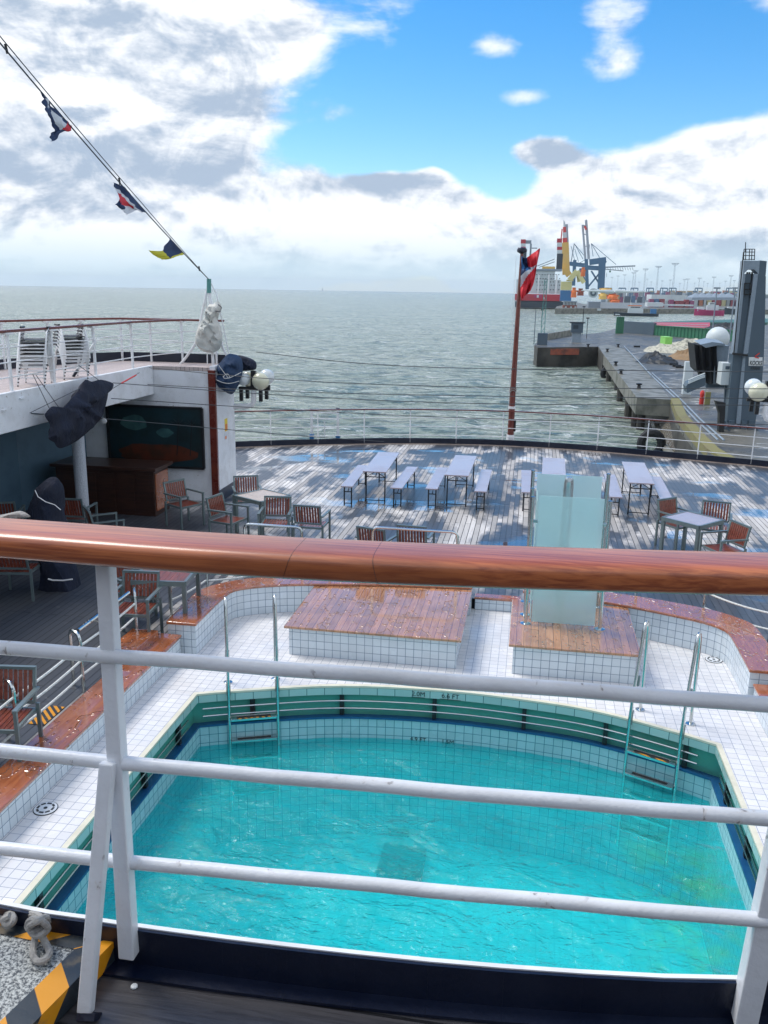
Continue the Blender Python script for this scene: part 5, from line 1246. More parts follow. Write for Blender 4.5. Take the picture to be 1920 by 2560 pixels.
for i, (x, y) in enumerate(((1518, 880), (1539, 914), (1597, 972), (1552, 935), (1470, 868), (1545, 868))):
    p = P(x, y, LZ+.02); m = MB(); m.lathe((p.x, p.y, p.z), [(.42, 0), (.3, .12), (.22, .5), (.42, .62), (.46, .75), (.2, .82)], 12)
    tag(m.obj('bollard', DARKM, smooth=True), ('dark bollard at the sea edge where the pier slab begins', 'bollard on the pale patch at the sea edge of the pier slab', 'largest rusty bollard near the square end of the pier slab', 'small bollard half way along the pier slab edge', 'bollard on the dark pier arm', 'bollard inland at the head of the pier slab')[i], 'bollard', 'mooring bollards on the pier')
for x, y, r in ((1518, 950, 1.25), (1628, 1112, 1.3)):
    p = PY(x, y, P(x+12, y-60, LZ).y); 
    if y > 1000: p = P(x, y, -12.4)
    m = MB(); m.tube([(p.x+r*cos(a_)*.9, p.y, -12.3+r*sin(a_)) for a_ in [2*pi*k/18 for k in range(18)]], .5, 8, closed=True); tag(m.obj('fender_tyre', RUBBER, smooth=True), 'black tyre fender hanging against the ' + ('middle of the pier' if y < 1000 else 'foot of the stone slope'), 'tyre')
# rails of the crane track and barrier line
m = MB(); q = [P(1622, 932, LZ+.05), P(1688, 995, LZ+.05), P(1740, 1050, LZ+.05), P(1795, 1100, LZ+.05)]
for d in (0, .55): m.tube([v+Vector((d, 0, 0)) for v in q], .10, 5)
tag(m.obj('crane_rails', KGREYL), 'pale pair of crane rails crossing the quay', 'rails')
m = MB(); q = [P(1560, 865, LZ+.5), P(1582, 888, LZ+.5), P(1610, 918, LZ+.5), P(1628, 938, LZ+.5)]; m.tube(q, .09, 5)
for v in q: m.beam((v.x, v.y, LZ), (v.x, v.y, LZ+.6), .12)
tag(m.obj('kerb_rail', KGREYL), 'low pipe rail between the pier slab and the wet yard', 'rail')
m = MB()
for x, y in ((1592, 868), (1650, 876), (1660, 900), (1668, 905), (1676, 909), (1684, 913), (1692, 917), (1700, 920)): p = P(x, y, LZ); m.box((p.x, p.y, LZ+.2), (1.6, .5, .4))
tag(m.obj('yard_barriers', DARKM), 'line of low dark parking barriers on the wet yard', 'barriers', kind='stuff')
# coal and sand heaps, rubble
def heap(px, py, rx, ry, h, mat, name, label, cat, seed=0):
    c = P(px, py, LZ); m = MB(); vs = []; fs = []; n = 28; R = 8
    for r in range(R+1):
        for k in range(n):
            a = 2*pi*k/n; t = r/R; nn2 = noise.noise(Vector((cos(a)*2*t+seed, sin(a)*2*t, seed)))+.6*noise.noise(Vector((cos(a)*7*t+seed, sin(a)*7*t, seed)))
            vs.append((c.x+rx*t*cos(a)*(1+.2*nn2), c.y+ry*t*sin(a)*(1+.2*nn2), LZ-.02+h*(1-t)**.8*(1+.5*nn2)))
    for r in range(R):
        for k in range(n): fs.append((r*n+k, (r+1)*n+k, (r+1)*n+(k+1) % n, r*n+(k+1) % n))
    m.mesh(vs, fs); return tag(m.obj(name, mat), label, cat)
heap(1641, 906, 4.2, 5, 2.0, COAL, 'coal_heap', 'dark blue-black heap of rubble on the wet yard', 'heap', 2)
heap(1722, 897, 4.5, 5, 2.4, SAND, 'sand_heap', 'brownish heap of sand beside the boarding bridge', 'heap', 4)
heap(1700, 880, 8.5, 6, 2.6, RUBBLE, 'rubble_heap', 'pale heap covered with white sacks behind the yard', 'heap', 6)
heap(1735, 868, 7, 6, 2.3, RUBBLE, 'rubble_heap', 'second pale rubble heap nearer the white dome', 'heap', 11)
def boxpx(x0, y0, x1, y1, Y, dep, mat, name=None, parent=None, mb=None):
    a, b = PY(x0, y0, Y), PY(x1, y1, Y); m = mb or MB(); m.b2((a.x, Y, a.z), (b.x, Y+dep, b.z), mat if mb else None)
    if mb: return m
    return m.obj(name, mat, parent) if not parent else par(m.obj(name, mat), parent)
p = P(1663, 876, LZ); m = MB(); m.box((p.x, p.y, LZ+1.6), (1.7, 5, 3.2), .1); m.box((p.x, p.y, LZ+3.25), (1.8, 5.1, .12), .1); tag(m.obj('skip_container', SIGNG, bevel=.05), 'bright green container at the end of the pale rubble', 'container')
# green fence and walls
def corr(a, b, h, mat, name, label, cat, n=26, th=.5):
    a, b = Vector(a), Vector(b); t = thing(name, label, cat, tuple(a)); m = MB(); m.beam(a+Vector((0, 0, h/2)), b+Vector((0, 0, h/2)), th*.4, h); par(m.obj('panel', mat), t)
    for k in range(n): q = a.lerp(b, k/(n-1)); m = MB(); m.beam(q, q+Vector((0, 0, h)), th, th); par(m.obj('rib', mat), t)
    m = MB(); m.beam(a+Vector((0, -.3, h)), b+Vector((0, -.3, h)), th, .25); par(m.obj('top_beam', mat), t); return t
corr(P(1636, 838, LZ), P(1860, 856, LZ), 3.2, HGREEN, 'green_fence', 'ribbed green steel fence wall behind the yard', 'fence')
a, b = P(1560, 832, LZ), P(1636, 838, LZ); m = MB(); m.beam(a+Vector((0, 0, 2)), b+Vector((0, 0, 2)), 1, 4); tag(m.obj('grey_wall', KGREY), 'plain grey wall left of the green fence', 'wall')
corr(P(1540, 834, LZ), P(1556, 834, LZ), 5.5, HGREEN, 'green_gate', 'short green ribbed gate panel at the left end of the grey wall', 'gate', 4)
# floating barge decks behind
a, b = P(1570, 812, LZ), P(1775, 822, LZ); m = MB(); m.prism([XY(1570, 812, -9), XY(1775, 823, -9), XY(1775, 806, -9), XY(1640, 806, -9)], -13.5, -9); tag(m.obj('red_barge', HRED), 'long red barge deck lying behind the green fence', 'barge')
for k_, y_ in enumerate((809, 814)): a, b = P(1590, y_, -8.8), P(1770, y_+3, -8.8); m = MB(); m.beam(a, b, .8, .3); tag(m.obj('deck_pipe', SHIPW), ('farther', 'nearer')[k_]+' white pipe lying along the red barge deck', 'pipe', 'white pipes on the red barge')
m = MB(); m.prism([XY(1600, 806, -9), XY(1780, 800, -9), XY(1920, 796, -9), XY(1920, 806, -9), XY(1770, 806, -9)], -13.5, -9); tag(m.obj('green_barge', pm('dark_green_paint', (.03, .12, .09), .5)), 'dark green barge deck beyond the red one', 'barge')
heap(1822, 830, 12, 8, 3.2, COAL, 'scrap_heap', 'large black scrap heap behind the fence', 'heap', 8)
# white dome
p = PY(1794, 846, 140); m = MB(); m.ball(tuple(p), 1.75, 20, mat=SHIPW); m.beam((p.x, p.y, p.z-1.5), (p.x, p.y, LZ), .9, mat=KGREYL)
tag(m.obj('radar_dome', None, smooth=True), 'white radar dome beside the passenger boarding bridge', 'dome')
# boarding bridge (bellows, cabin, cabinet, stairs)
c4r = lambda x, y, Y=96.: PY(1660+x/6.146, 820+y/6.146, Y)
t = thing('boarding_bridge', 'passenger boarding bridge with dark pleated bellows and grey cabin', 'boarding bridge', tuple(c4r(700, 900)))
m = MB(); tops = [(460, 245), (530, 262), (575, 250), (625, 300), (700, 305), (745, 270), (805, 262)]; bots = [(500, 640), (560, 700), (600, 690), (660, 860), (730, 860), (770, 850), (832, 860)]
vs = [c4r(*p, 96+(.8 if i % 2 else 0)) for i, p in enumerate(tops)]+[c4r(*p, 96+(.8 if i % 2 else 0)) for i, p in enumerate(bots)]; vs += [v+Vector((0, 4, 0)) for v in vs]
k = 7; fs = [(i, i+1, k+i+1, k+i) for i in range(6)]+[(14+i, 14+k+i, 14+k+i+1, 14+i+1) for i in range(6)]+[(0, k, 14+k, 14), (k-1, 14+k-1, 14+2*k-1, 2*k-1)]+[(i, 14+i, 15+i, i+1) for i in range(6)]+[(k+i, k+i+1, 15+k+i, 14+k+i) for i in range(6)]
m.mesh(vs, fs); par(m.obj('bellows', RUBBER), t)
m = MB(); q = [c4r(560, 255), c4r(740, 215), c4r(930, 240), c4r(940, 270), c4r(820, 268), c4r(640, 305)]; m.mesh(q+[v+Vector((0, 4, .2)) for v in q], [tuple(range(6)), tuple(range(11, 5, -1))]+[(i, (i+1) % 6, 6+(i+1) % 6, 6+i) for i in range(6)]); par(m.obj('roof', KGREYL), t)
par(boxpx(1660+815/6.146, 820+268/6.146, 1660+928/6.146, 820+870/6.146, 96.5, 4, KGREYL, 'cabin'), t)
par(boxpx(1660+905/6.146, 820+540/6.146, 1660+1040/6.146, 820+880/6.146, 93, 2.2, SHIPW, 'equipment_cabinet'), t)
par(boxpx(1660+950/6.146, 820+585/6.146, 1660+1005/6.146, 820+635/6.146, 92.9, .1, KGREY, 'cabinet_window'), t)
m = MB(); q = [c4r(370, 850, 93), c4r(520, 780, 93), c4r(640, 730, 93), c4r(640, 880, 93), c4r(360, 1000, 93), c4r(340, 900, 93)]; m.mesh(q+[v+Vector((0, 2, 0)) for v in q], [tuple(range(6)), tuple(range(11, 5, -1))]+[(i, (i+1) % 6, 6+(i+1) % 6, 6+i) for i in range(6)]); par(m.obj('stair_side', KGREY), t)
m = MB()
for d in (0, 28, 52): m.tube([c4r(375, 800+d, 92.5), c4r(500, 745+d, 92.5), c4r(630, 695+d, 92.5)], .07, 5)
par(m.obj('handrails', SHIPW), t)
m = MB(); m.beam(c4r(640, 880, 97), c4r(1000, 880, 97), .6, .5); m.beam(c4r(960, 880, 94), c4r(940, 1350, 94), .35); m.beam(c4r(1005, 880, 94), c4r(965, 1350, 94), .35)
for k in range(9): m.beam(c4r(958-k*3, 900+k*50, 94), c4r(1003-k*4, 900+k*50, 94), .12)
par(m.obj('ladder_frame', KGREY), t)
p = P(1715, 985, LZ); m = MB(); m.box((p.x, p.y, LZ+2.2), (1.1, 1.1, 4.4)); tag(m.obj('white_post', SHIPW), 'short white post at the foot of the boarding bridge stairs', 'post')
p = P(1753, 1010, LZ); m = MB(); m.lathe(tuple(p), [(.28, 0), (.28, .8), (.22, .85), (.27, 1.1), (.27, 1.5), (.1, 1.7)], 12); tag(m.obj('hydrant', SIGNR, smooth=True), 'bright red hydrant on the quay', 'hydrant')
p = P(1763, 1012, LZ); m = MB(); m.box((p.x+.2, p.y, LZ+.8), (.6, .5, 1.6)); tag(m.obj('utility_box', MOSS), 'olive utility box right beside the red hydrant', 'box')
# Kocks crane portal tower
CY = 92.; ck = lambda x, y, Y=CY: PY(1200+x/2.304, 500+y/2.304, Y)
t = thing('crane_tower', 'tall dark grey crane portal tower with twin legs and a white company sign', 'crane tower', tuple(ck(1500, 1290)))
def slab(pts, dep, mat, name, Y=CY):
    q = [ck(*p, Y) for p in pts]; n = len(q); m = MB(); m.mesh(q+[v+Vector((0, dep, 0)) for v in q], [tuple(range(n)), tuple(range(2*n-1, n-1, -1))]+[(i, (i+1) % n, n+(i+1) % n, n+i) for i in range(n)]); return par(m.obj(name, mat), t)
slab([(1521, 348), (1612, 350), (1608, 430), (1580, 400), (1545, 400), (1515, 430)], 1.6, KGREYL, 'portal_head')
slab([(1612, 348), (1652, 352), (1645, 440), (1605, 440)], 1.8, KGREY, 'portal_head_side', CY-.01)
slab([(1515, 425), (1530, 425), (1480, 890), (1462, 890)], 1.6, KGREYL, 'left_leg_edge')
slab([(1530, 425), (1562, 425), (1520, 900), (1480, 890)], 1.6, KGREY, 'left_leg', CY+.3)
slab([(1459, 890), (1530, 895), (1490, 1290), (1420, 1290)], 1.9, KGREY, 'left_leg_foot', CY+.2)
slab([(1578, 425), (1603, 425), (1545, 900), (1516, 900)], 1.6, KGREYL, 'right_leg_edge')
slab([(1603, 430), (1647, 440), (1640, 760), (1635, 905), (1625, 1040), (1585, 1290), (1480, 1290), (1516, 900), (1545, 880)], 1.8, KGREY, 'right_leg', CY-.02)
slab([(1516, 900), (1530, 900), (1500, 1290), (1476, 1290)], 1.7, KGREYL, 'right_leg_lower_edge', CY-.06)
m = MB()
for x in (1540, 1553, 1568): m.beam(ck(x, 415, CY+.6), ck(x-7, 480, CY+.6), .16)
for y in (480, 515, 545): m.beam(ck(1525, y), ck(1560, y), .12)
for x in (1525, 1558): m.beam(ck(x, 478), ck(x-4, 545), .12)
par(m.obj('pulley_gear', DARKM), t)
m = MB()
for y in (283, 300, 320, 342): m.beam(ck(1521, y), ck(1583, y), .07)
for x in (1521, 1532, 1553, 1567, 1583): m.beam(ck(x, 283), ck(x-3, 346), .07)
m.beam(ck(1530, 243), ck(1528, 300), .07); m.tube([ck(1518, 300, CY-.3), ck(1462, 880, CY-.3)], .06, 5)
par(m.obj('top_cage', DARKM), t)
m = MB(); m.beam(ck(1510, 480, CY+.4), ck(1476, 840, CY+.4), .14); par(m.obj('rod', SHIPW), t)
m = MB(); m.beam(ck(1455, 885, CY-.4), ck(1540, 895, CY-.4), .5, .2); par(m.obj('walkway', DARKM), t)
slab([(1350+8, 1180-20), (1415, 1170), (1412, 1235), (1400, 1400), (1375, 1400), (1380, 1230)], 1, DARKM, 'cable_pylon', CY-3)
s = slab([(1549, 905), (1628, 906), (1627, 956), (1548, 955)], .05, SIGNW, 'company_sign', CY-.12)
pc = (ck(1549, 905)+ck(1628, 956))/2; ww = (ck(1628, 930)-ck(1549, 930)).x
for s_, dz, sz, wf in (('KOCKS', -.16, .62, .88), ('KRANE', -.66, .42, .7)):
    o = text(s_, sz, (pc.x, CY-.16, pc.z+dz), pi/2, 0, SIGNB, 'sign_lettering', None, .01, .008); xs = [v.co.x for v in o.data.vertices]; k_ = ww*wf/(max(xs)-min(xs))
    for v in o.data.vertices: v.co.x *= k_
    par(o, t)
m = MB(); m.beam((pc.x+.22, CY-.17, pc.z+.86), (pc.x-.18, CY-.17, pc.z+.50), .10, .02, up=(0, 1, 0)); m.beam((pc.x-.18, CY-.17, pc.z+.46), (pc.x+.22, CY-.17, pc.z+.36), .10, .02, up=(0, 1, 0)); par(m.obj('sign_emblem', SIGNR), t)
m = MB()
for k in range(26):
    a = ck(1385+random.random()*200, 1290+random.random()*130, CY-2+random.random()*3); m.beam(a, a+Vector((random.uniform(-1, 1), 0, random.uniform(-.9, .9))), .18)
for x in (1400, 1450, 1520, 1560): m.beam(ck(x, 1270), ck(x-10, 1400), .5)
par(m.obj('bogie_gear', KGREY), t)
# light poles in the yard
for i, (x, y, yt) in enumerate(((1768, 878, 690), (1812, 882, 690))):
    p = P(x+4, y+30, LZ); tp = PY(x+12, yt+30, p.y); m = MB(); m.beam(p, (p.x, p.y, tp.z), .2); m.box((p.x, p.y, tp.z), (1.2, .6, .3)); tag(m.obj('yard_lamp', KGREYL), ('slim grey yard lamp pole left of the white dome', 'slim grey yard lamp pole right of the white dome')[i], 'lamp post')
# ---- second quay
m = MB(); q2 = [XY(1388, 771), XY(1392, 766), XY(1440, 756), XY(1405, 745), (60, 1100), (200, 2400), (700, 8000), (8000, 8000), (3000, 700), XY(2100, 776, LZ), XY(1920, 774), XY(1870, 773), XY(1700, 772), XY(1520, 771)]
m.prism(q2, -13.9, LZ); struct('container_quay', m, CONC)
D2 = P(1500, 776, LZ).y
def far_box(x0, y0, x1, y1, Y, dep, mat, name, label, cat, group=None): o = boxpx(x0, y0, x1, y1, Y, dep, mat, name); tag(o, label, cat, group); return o
# red installation ship
RY = 1000.; t = thing('installation_ship', 'large red and black installation ship with white superstructure and striped jack-up legs', 'ship', tuple(PY(1345, 770, RY)))
cs_ = lambda x, y: (1240+x/4.366, 540+y/4.366)
def rb(x0, y0, x1, y1, mat, name, Y=RY, dep=40): a = cs_(x0, y0); b = cs_(x1, y1); return par(boxpx(a[0], a[1], b[0], b[1], Y, dep, mat, name), t)
rb(208, 850, 730, 930, HRED, 'hull', RY, 110); rb(210, 930, 730, 1005, HBLACK, 'lower_hull', RY+1, 108)
rb(225, 690, 700, 850, SHIPW, 'superstructure', RY+6, 40); rb(330, 600, 640, 690, SHIPW, 'bridge_block', RY+6, 30); rb(505, 550, 645, 575, YEL, 'yellow_boom_rest', RY+8, 10)
rb(340, 575, 720, 600, KGREYL, 'top_deck', RY+4, 30)
for r_, y in enumerate((635, 680, 715, 750, 800)):
    for k in range(9): x = 440+k*30+(r_ % 2)*8; rb(x, y, x+11, y+9, HBLACK, 'window', RY+5.4, 1)
for x in (460, 568, 655): rb(x, 640, x+6, 850, WHITE2, 'frame_post', RY+3, 1)
for y in (775, 825): rb(430, y, 705, y+5, WHITE2, 'frame_rail', RY+3.2, 1)
def leg(x, w, ys):
    for k, (y0, y1, mt) in enumerate(ys): rb(x, y0, x+w, y1, mt, 'jackup_leg', RY+14, 9)
leg(668, 52, ((245, 290, HRED), (290, 335, SHIPW), (335, 370, HRED), (370, 410, SHIPW), (410, 600, HBLACK))); leg(272, 50, ((255, 300, HRED), (300, 335, SHIPW), (335, 372, HRED), (372, 620, HBLACK)))
rb(318, 265, 385, 300, KGREYL, 'derrick_head', RY+20, 6); rb(372, 300, 384, 440, KGREYL, 'derrick_mast', RY+20, 4); rb(240, 345, 272, 358, HRED, 'light_arm', RY+12, 3); rb(385, 345, 450, 356, KGREYL, 'light_arm', RY+12, 3)
for y in (868, 868): pass
rb(415, 860, 500, 892, MAGENTA, 'stern_marking', RY-.3, .4); rb(446, 862, 466, 892, SHIPW, 'stern_emblem', RY-.6, .4); rb(515, 885, 528, 912, SHIPW, 'draught_mark', RY-.6, .4)
m = MB(); m.beam(PY(*cs_(640, 470), RY+20), PY(*cs_(440, 550), RY+20), .8); m.beam(PY(*cs_(640, 500), RY+20), PY(*cs_(470, 560), RY+20), .8); par(m.obj('stay', KGREYL), t)
# blue / yellow transition structures
t = thing('jacket_stack', 'pale yellow platform with a blue cylindrical base on the quay beside the red ship', 'platform', tuple(PY(1415, 770, 900)))
def bb_(x0, y0, x1, y1, mat, name, Y=900, dep=10): a = cs_(x0, y0); b = cs_(x1, y1); return par(boxpx(a[0], a[1], b[0], b[1], Y, dep, mat, name), t)
bb_(705, 810, 820, 930, HBLUE, 'blue_base'); bb_(712, 715, 825, 810, PYEL, 'yellow_block'); bb_(770, 695, 845, 712, PYEL, 'deck')
m = MB(); m.beam(PY(*cs_(800, 700), 899), PY(*cs_(885, 600), 899), 5, 5); m.beam(PY(*cs_(885, 600), 899), PY(*cs_(960, 730), 899), 4, 4); m.beam(PY(*cs_(885, 600), 903), PY(*cs_(905, 720), 903), 3, 3); par(m.obj('a_frame', PYEL), t)
# orange / yellow turbine foundations
for i, (x0, y0, x1, y1, mt, lab) in enumerate(((820, 780, 880, 890, ORANGE, 'orange steel foundation left of the blue gantry'), (885, 790, 960, 870, RUST, 'rust-orange steel foundation under the blue gantry'), (925, 560, 975, 660, ORANGE, 'orange machinery block high inside the gantry'), (1120, 830, 1210, 910, YEL, 'yellow steel foundation right of the rotor hub'), (1205, 850, 1340, 905, ORANGE, 'bright orange steel foundation on the quay'), (1130, 785, 1260, 812, YEL, 'row of yellow stored parts behind the blades'), (1240, 905, 1355, 945, ORANGE, 'orange lifeboats-like buoys on the quay edge'))):
    a, b = cs_(x0, y0), cs_(x1, y1); Y = 800+i*6; p0, p1 = PY(*a, Y), PY(*b, Y); m = MB(); w = p1.x-p0.x; nseg = max(1, int(w/14))
    for k in range(nseg):
        cx_ = p0.x+(k+.5)*w/nseg; r = w/nseg*.46; m.lathe((cx_, Y, p1.z), [(r, 0), (r*.9, (p0.z-p1.z)*.5), (r*.6, (p0.z-p1.z)*.8), (r*.7, p0.z-p1.z)], 8)
    m.beam((p0.x, Y, p0.z-(p0.z-p1.z)*.4), (p1.x, Y, p0.z-(p0.z-p1.z)*.35), 1.4); tag(m.obj('turbine_foundation', mt), lab, 'steel structure', 'wind turbine parts stored on the quay')
# rotor hub and blades
hbp = PY(*cs_(1060, 840), 770); m = MB(); m.lathe(tuple(hbp), [(4.0, -2), (4.0, 2)], 20, mat=SHIPW, axis='Y'); m.lathe((hbp.x, hbp.y-2.4, hbp.z), [(2.6, -.3), (2.6, .3)], 16, mat=KGREY, axis='Y'); m.lathe((hbp.x, hbp.y-2.9, hbp.z), [(1.1, -.2), (1.1, .2)], 12, mat=SHIPW, axis='Y'); rt = thing('turbine_rotor', 'white turbine rotor hub with two long blades lying in front of the gantry', 'turbine rotor', tuple(hbp)); par(m.obj('hub', None), rt)
for i, (a, b, lab) in enumerate((((1300, 822), (1660, 830), 'long white turbine blade pointing right from its root on the quay'), ((1290, 828), (930, 812), 'white turbine blade pointing left across the gantry leg'))):
    p0, p1 = PY(*cs_(*a), 760), PY(*cs_(*b), 760); q = [p0.lerp(p1, f) for f in (0, .1, .3, .6, 1)]; m = MB(); m.tube(q, [1.1, 1.7, 1.2, .8, .25], 8); par(m.obj('blade', SHIPW, smooth=True), rt)
# ---- ship-to-shore gantry cranes
GY = 1150.
t = thing('gantry_crane', 'blue-grey ship-to-shore gantry crane with grey boom raised high, right of the yellow boom', 'gantry crane', tuple(PY(1480, 735, GY)))
def gb(a, b, w, mat, name, Y=GY, t_=None, d=None): m = MB(); w = w*Y/F/4.366; m.beam(PY(*cs_(*a), Y), PY(*cs_(*b), Y), w, w); return par(m.obj(name, mat), t_ or t)
for dx, w in ((0, 20), (38, 24)):
    gb((975+dx, 470), (945+dx, 95 if dx == 0 else 45), w, CRGREY, 'boom')
gb((945, 100), (985, 110), 10, CRGREY, 'boom_tie'); gb((958, 200), (996, 200), 9, CRGREY, 'boom_tie'); gb((965, 330), (1008, 330), 10, CRGREY, 'boom_tie'); gb((985, 60), (985, 35), 5, CRGREY, 'boom_tip')
gb((968, 110), (985, 150), 20, SIGNR, 'red_marker', GY-4)
for x0, x1 in ((965, 985), (1140, 1135)): gb((x0+20, 470), (x1+10, 800), 66 if x0 > 1000 else 34, CRBLUE, 'leg')
gb((1020, 505), (1200, 480), 58, CRBLUE, 'machinery_house'); gb((960, 560), (1190, 575), 44, CRBLUE, 'portal_beam'); gb((1040, 600), (1160, 790), 16, CRBLUE, 'brace'); gb((1150, 600), (1000, 780), 16, CRBLUE, 'brace')
gb((1180, 560), (1520, 545), 13, KGREYL, 'boom_rear'); gb((1190, 580), (1390, 600), 8, KGREYL, 'boom_rear')
for k in range(12): gb((1190+k*27, 560), (1200+k*27, 590), 4, KGREYL, 'walkway_strut')
for a, b in (((1040, 300), (1310, 530)), ((1040, 300), (1140, 470)), ((1020, 310), (1010, 470)), ((1040, 300), (1060, 440)), ((1155, 460), (1210, 500))): gb(a, b, 5, CRBLUE, 'stay')
gb((1245, 595), (1245, 615), 16, HGREEN, 'cab'); gb((1207, 620), (1207, 665), 3, KGREY, 'hoist'); 
t2 = thing('gantry_crane', 'second gantry crane with a yellow and red-white boom raised, behind the striped leg', 'gantry crane', tuple(PY(1410, 735, GY+60)))
gb((745, 640), (765, 90), 22, CRGREY, 'boom', GY+60, t2); 
for y0, y1, mt, w in ((640, 290, YEL, 72), (290, 240, SIGNR, 44), (240, 180, SHIPW, 38), (180, 120, SIGNR, 30), (120, 60, SHIPW, 18)):
    f = lambda y: 765+(640-y)*-.035
    gb((f(y0), y0), (f(y1), y1), w, mt, 'boom_section', GY+50, t2)
gb((735, 640), (705, 300), 14, YEL, 'boom_side', GY+48, t2); gb((705, 300), (722, 140), 12, SIGNR, 'boom_side', GY+48, t2); gb((798, 640), (775, 90), 18, CRGREY, 'boom_side', GY+58, t2); gb((740, 45), (742, 75), 6, CRGREY, 'boom_tip', GY+50, t2)
gb((750, 575), (800, 650), 60, YEL, 'hinge_block', GY+40, t2)
t3 = thing('gantry_crane', 'third blue gantry crane half hidden between the yellow boom and the grey boom', 'gantry crane', tuple(PY(1440, 735, GY+120)))
gb((860, 480), (845, 760), 34, CRBLUE, 'leg', GY+120, t3); gb((800, 520), (980, 540), 40, CRBLUE, 'portal_beam', GY+120, t3); gb((855, 300), (820, 500), 10, CRGREY, 'a_frame', GY+120, t3)
for a, b in (((855, 300), (950, 470)), ((860, 360), (900, 500)), ((860, 310), (960, 430)), ((820, 330), (860, 490)), ((900, 520), (970, 480))): gb(a, b, 5, CRBLUE, 'stay', GY+120, t3)
gb((925, 570), (960, 720), 34, CRBLUE, 'leg', GY+120, t3)
# ---- quay tower, shed, boats
cq = lambda x, y: (1200+x/2.304, 500+y/2.304)
t = thing('signal_house', 'small round harbour signal house with white balcony posts on the corner of the far quay', 'building', tuple(P(1424, 769, LZ)))
yy = P(1424, 769.5, LZ).y
def qb(x0, y0, x1, y1, mat, name, Y, dep, tt): a = cq(x0, y0); b = cq(x1, y1); return par(boxpx(a[0], a[1], b[0], b[1], Y, dep, mat, name), tt)
qb(478, 605, 556, 636, RUST, 'base', yy, 14, t)
for x in (490, 520, 545): qb(x, 612, x+8, 634, SHIPW, 'door', yy-.3, .3, t)
qb(484, 588, 556, 606, HBLACK, 'glazing', yy+1, 12, t)
for k in range(9): qb(486+k*8.4, 588, 489+k*8.4, 606, SHIPW, 'balcony_post', yy-.4, .5, t)
qb(480, 582, 560, 589, KGREYL, 'roof', yy-1, 16, t)
far_box(*cq(626, 585), *cq(692, 622), yy+20, 20, KGREYL, 'quay_shed', 'pale grey shed on the far quay right of the signal house', 'shed')
far_box(*cq(672, 626), *cq(697, 638), yy-5, 5, SHIPW, 'parked_van', 'white van parked on the far quay below the grey shed', 'van')
far_box(*cq(965, 590), *cq(1055, 615), yy+90, 20, SHIPW, 'quay_shed', 'low white shed on the far quay behind the white workboat', 'shed')
far_box(*cq(990, 545), *cq(1190, 582), yy+500, 60, SHIPW, 'warehouse', 'long white warehouse in the container yard', 'warehouse')
far_box(*cq(1055, 600), *cq(1230, 612), yy+100, 8, SHIPW, 'quay_parapet', 'long pale wall on the far quay behind the red tug', 'wall')
def boat(name, label, x0, x1, yw, hull_m, decks, cat='boat', hh=16):
    p0 = P(1200+x0/2.304, 500+yw/2.304, -13.2); Y = p0.y; p1 = PY(1200+x1/2.304, 500+yw/2.304, Y); t = thing(name, label, cat, (p0.x, Y, -13.25)); L_ = p1.x-p0.x; H_ = hh/2.304*Y/F
    m = MB(); sec = []
    for k in range(9):
        f = k/8; w = 4.2*(1-abs(2*f-1)**3)+.4; sh_ = H_*(1+.35*(1-f)**3+.1*f); sec.append((p0.x+L_*f, w, sh_))
    vs = []; 
    for x, w, s2 in sec: vs += [(x, Y-w, -13.25+s2), (x, Y-w*.7, -13.6), (x, Y+w*.7, -13.6), (x, Y+w, -13.25+s2)]
    fs = []
    for k in range(8):
        for j in range(4): a = k*4+j; b = k*4+(j+1) % 4; fs.append((a, b, b+4, a+4))
    fs += [(0, 1, 2, 3), (35, 34, 33, 32)]; m.mesh(vs, fs); par(m.obj('hull', hull_m), t)
    for (a, b, c, d, mt, nm) in decks: q0, q1 = cq(a, b), cq(c, d); A_, B_ = PY(*q0, Y-2), PY(*q1, Y-2); m = MB(); m.b2((A_.x, Y-2.4, A_.z), (B_.x, Y+2.4, B_.z)); par(m.obj(nm, mt), t)
    return t
boat('workboat', 'white workboat with orange roof moored at the far quay', 770, 1028, 666, HBLACK, ((855, 625, 938, 660, SHIPW, 'deckhouse'), (862, 612, 928, 626, SHIPW, 'wheelhouse'), (868, 615, 922, 621, HBLACK, 'window_band'), (855, 606, 932, 612, ORANGE, 'roof'), (870, 592, 874, 606, SHIPW, 'mast'), (780, 656, 850, 664, SHIPW, 'bulwark'), (985, 628, 1015, 655, HBLUE, 'deck_crane')), hh=14)
boat('tugboat', 'crimson red tug with white deckhouse moored at the far quay', 1232, 1405, 664, MAGENTA, ((1255, 618, 1290, 640, SHIPW, 'foredeck_house'), (1310, 605, 1372, 642, SHIPW, 'deckhouse'), (1322, 590, 1358, 606, SHIPW, 'wheelhouse'), (1325, 595, 1355, 600, HBLACK, 'window_band')), hh=26)
boat('black_barge', 'black-hulled moored vessel behind the crane tower, right of the red tug', 1405, 1520, 658, HBLACK, ((1430, 615, 1490, 640, SHIPW, 'deckhouse'),), hh=26)
